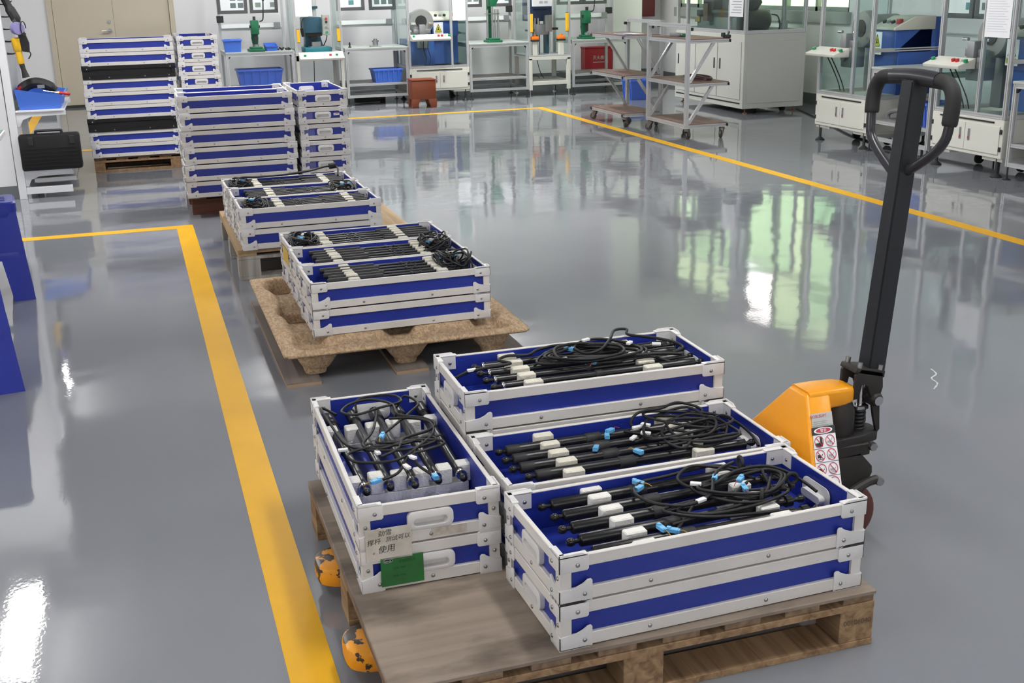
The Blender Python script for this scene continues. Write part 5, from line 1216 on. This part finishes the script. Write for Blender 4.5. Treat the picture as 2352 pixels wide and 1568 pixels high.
# ------------------------------------------------------------------ left side: tool rack, case, bins, desk, stools
RKM = mat('white_rack_paint', (.70, .71, .74), .45)
t = thing('tool_rack', 'white tool rack with pegboard and cantilever shelves by the partition', 'rack', (-.875, 9.285, 0))
for y in (0, 1.0): box('upright', (0, .055, y, y+.05, 0, 2.0), RKM, t, .002)
box('pegboard', (.020, .028, .05, 1.0, .70, 1.95), mat('pegboard_grey', (.42, .43, .44), .5), t)
for y in (0, 1.0):
    box('base_arm', (.055, .385, y+.005, y+.045, .035, .085), RKM, t, .002)
    for z in (.60, .155):
        bm = new(); prism(bm, [(.055, z-.06), (.075, z-.06), (.10, z-.01), (.16, z+.012), (.405, z+.014), (.405, z+.045), (.055, z+.045)], y+.012, y+.038, 'y', .001); obj('bracket', bm, RKM, t)
for z in (.645, .20): box('shelf', (.056, .40, -.0, 1.05, z, z+.012), RKM, t, .001)
box('lower_tray', (.12, .42, .02, 1.03, .120, .150), mat('bare_steel', (.55, .55, .55), .3, .7), t)
for i in range(10):
    z = 1.42-.055*(i//2)*1.6; y = .12+.12*(i % 2)
    bm = new(); tube(bm, spl([(.028, y, z), (.06, y, z-.006), (.10, y, z-.004), (.125, y, z+.018)], 4), .004, 6); obj('hook', bm, DARK, t)
bin_('parts_bin', 'blue open-front bin on the upper shelf of the white tool rack', (-.645, 9.48, .657), math.pi/2, .33, .33, .155, BIN, True)
bin_('parts_bin', 'blue open-front bin deeper on the upper shelf of tool rack', (-.645, 9.86, .657), math.pi/2, .33, .33, .155, BIN, True)
t = thing('tape_tool', 'black rounded hand tool with red tip lying in the rack bin', 'tool', (-.66, 9.47, .72)); bm = new(); tube(bm, spl([(-.13, 0, .05), (-.08, 0, .10), (0, 0, .125), (.08, .01, .10), (.13, .02, .06)], 5), [.018]*3+[.040]*15+[.030]*3, 10); obj('shell', bm, BLKM, t); bm = new(); cyl(bm, (-.135, -.02, .07), (-.10, -.02, .10), .018, n=10); obj('red_tip', bm, RED, t); box('label_plate', (.01, .06, -.046, -.041, .085, .11), GREYM, t)
for i, (lab, x, m) in enumerate((('yellow handled screwdriver in the rack bin', -.52, YEL), ('red handled screwdriver in the front of the rack bin', -.50, RED))):
    t = thing('screwdriver', lab, 'tool', (x, 9.42-.05*i, .77), .4); bm = new(); lathe(bm, (0, 0, 0), (.10, 0, -.02), [(0, .008), (.006, .013), (.06, .011), (.07, .014), (.08, .010)], 10); obj('grip', bm, m, t); bm = new(); cyl(bm, (-.10, 0, .02), (0, 0, 0), .003, n=6); obj('blade', bm, STEEL, t)
t = thing('tool_case', 'black plastic tool case standing on the lower rack shelf', 'case', (-.60, 9.30, .213), 0); bm = new(); bx(bm, -.225, .205, -.05, .06, .0, .268, .018); obj('shell', bm, BLKP, t); bm = new(); tube(bm, spl([(-.10, 0, .262), (-.10, 0, .285), (-.08, 0, .29), (.06, 0, .29), (.08, 0, .285), (.08, 0, .262)], 3), .010, 8); obj('handle', bm, BLKM, t)
for x in (-.16, .13): box('latch', (x, x+.04, -.056, -.05, .19, .25), BLKM, t, .003)
bm = new()
for k in range(6): bx(bm, -.20, .18, -.0535, -.05, .03+.026*k, .036+.026*k)
o = obj('rib', bm, BLKP, t); o['kind'] = 'stuff'
# tools hanging on the rack hooks
t = thing('power_screwdriver', 'yellow and black power screwdriver hanging on the tool rack', 'tool', (-.735, 9.38, .90)); bm = new(); lathe(bm, (0, 0, .09), (-.015, 0, .28), [(0, .02), (.01, .024), (.09, .024), (.10, .032), (.18, .036), (.19, .02)], 12); obj('grip', bm, YEL, t)
bm = new(); lathe(bm, (.0, 0, .10), (.02, 0, -.01), [(0, .020), (.05, .018), (.08, .022), (.11, .028)], 10); obj('bit_holder', bm, BLKM, t); bm = new(); prism(bm, [(.02, .18), (.07, .17), (.075, .24), (.05, .33), (.0, .42), (-.02, .40), (.01, .30)], -.022, .022, 'y', .004); obj('trigger_arm', bm, BLKM, t)
bm = new(); tube(bm, spl([(.055, 0, .19), (.075, 0, .16), (.055, 0, .125)], 5), .005, 6); obj('hook_loop', bm, DARK, t)
t = thing('air_gun', 'black air gun hanging above the yellow screwdriver on tool rack', 'tool', (-.745, 9.40, 1.22)); bm = new(); tube(bm, spl([(0, 0, 0), (.02, 0, .07), (-.015, 0, .16), (-.045, 0, .24)], 5), [.026]*6+[.036]*5+[.028]*5, 10); obj('body', bm, BLKM, t); bm = new(); bx(bm, -.04, -.02, -.02, .0, .14, .19, .004); obj('trigger', bm, RED, t); bm = new(); cyl(bm, (-.04, 0, .23), (-.07, 0, .28), .016, n=10); obj('nozzle', bm, GREYM, t)
t = thing('tape_roll', 'purple tape roll hanging on a hook of the tool rack', 'tape', (-.725, 9.33, 1.245), .5); bm = new(); lathe(bm, (0, -.03, 0), (0, .03, 0), [(0, .02), (.002, .042), (.02, .046), (.04, .046), (.058, .042), (.06, .02)], 18); obj('roll', bm, mat('purple_tape', (.22, .20, .42), .5), t); bm = new(); tube(bm, [(.03+.02*math.cos(a*.5), -.034, .0+.05*math.sin(a*.5)) for a in range(12)], .004, 6); obj('loop', bm, BLKM, t)
# desk at the left edge
t = thing('work_desk', 'desk with a green mat at the left picture edge, before the partition', 'desk', (-1.90, 6.2, 0)); box('desk_top', (0, 1.195, 0, 1.02, .715, .742), mat('desk_laminate', (.60, .61, .60), .5), t, .003); box('green_mat', (.01, 1.185, .01, 1.01, .742, .746), mat('green_mat', (.10, .22, .18), .5), t)
for x in (.05, .45):
    for y in (.05, .93): box('leg', (x, x+.04, y, y+.04, 0, .715), RKM, t)
STB = mat('blue_stool_plastic', (.013, .028, .30), .3)
def stool(label, loc, rz, H=.50, wt=.26, wb=.335):
    t = thing('plastic_stool', label, 'stool', loc, rz, 'blue plastic stools at the left edge')
    bm = new(); a = rrect(wt, wt, .03, 3); b = rrect(wt+.012, wt+.012, .034, 3); r0 = [bm.verts.new((x, y, H)) for x, y in a]; r1 = [bm.verts.new((x*1.02, y*1.02, H-.008)) for x, y in b]; r2 = [bm.verts.new((x*1.03, y*1.03, H-.05)) for x, y in b]
    bm.faces.new(r0); bridge(bm, r0, r1); bridge(bm, r1, r2); obj('seat', bm, STB, t)
    for i in range(4):
        q = [(-.5, -.5), (.5, -.5), (.5, .5), (-.5, .5)][i]; bm = new(); sx, sy = (1 if q[0] > 0 else -1), (1 if q[1] > 0 else -1)
        rs = []
        for z, w_, lw in ((H-.05, wt*1.03, .115), (H*.45, (wt+wb)/2*1.0, .115), (.0, wb, .100)):
            h = w_/2; rs.append([bm.verts.new(p) for p in ((sx*h, sy*h, z), (sx*(h-lw), sy*h, z), (sx*(h-lw), sy*(h-.012), z), (sx*(h-.012), sy*(h-.012), z), (sx*(h-.012), sy*(h-lw), z), (sx*h, sy*(h-lw), z))])
        for u, v in zip(rs, rs[1:]): bridge(bm, u, v)
        bm.faces.new(rs[0][::-1]); bm.faces.new(rs[-1]); obj('leg', bm, STB, t)
    h = (wt+(wb-wt)*.42)/2
    for k in range(4):
        bm = new(); prism(bm, [(-h*.8, H*.50), (h*.8, H*.50), (h*.86, H*.36), (h*.7, H*.42), (-h*.7, H*.42), (-h*.86, H*.36)], -h-.004, -h+.008, 'y', .001); bmesh.ops.rotate(bm, verts=bm.verts, cent=(0, 0, 0), matrix=Matrix.Rotation(k*math.pi/2, 3, 'Z')); obj('stretcher', bm, STB, t)
        bm = new(); prism(bm, [(-h*.75, H-.05), (h*.75, H-.05), (h*.62, H-.075), (-h*.62, H-.075)], -wt/2-.006, -wt/2+.006, 'y', .001); bmesh.ops.rotate(bm, verts=bm.verts, cent=(0, 0, 0), matrix=Matrix.Rotation(k*math.pi/2, 3, 'Z')); obj('apron', bm, STB, t)
    for k in range(3):
        bm = new(); bx(bm, -wt*.35, wt*.35, -.05+.05*k-.006, -.05+.05*k+.006, H, H+.002); obj('seat_rib', bm, STB, t)
    return t
stool('blue plastic stool at the left edge, farther one beside the yellow line', (-.755, 6.26, 0), R(6))
stool('blue plastic stool at the left edge, nearer one cut by the picture', (-.71, 4.76, 0), R(8))
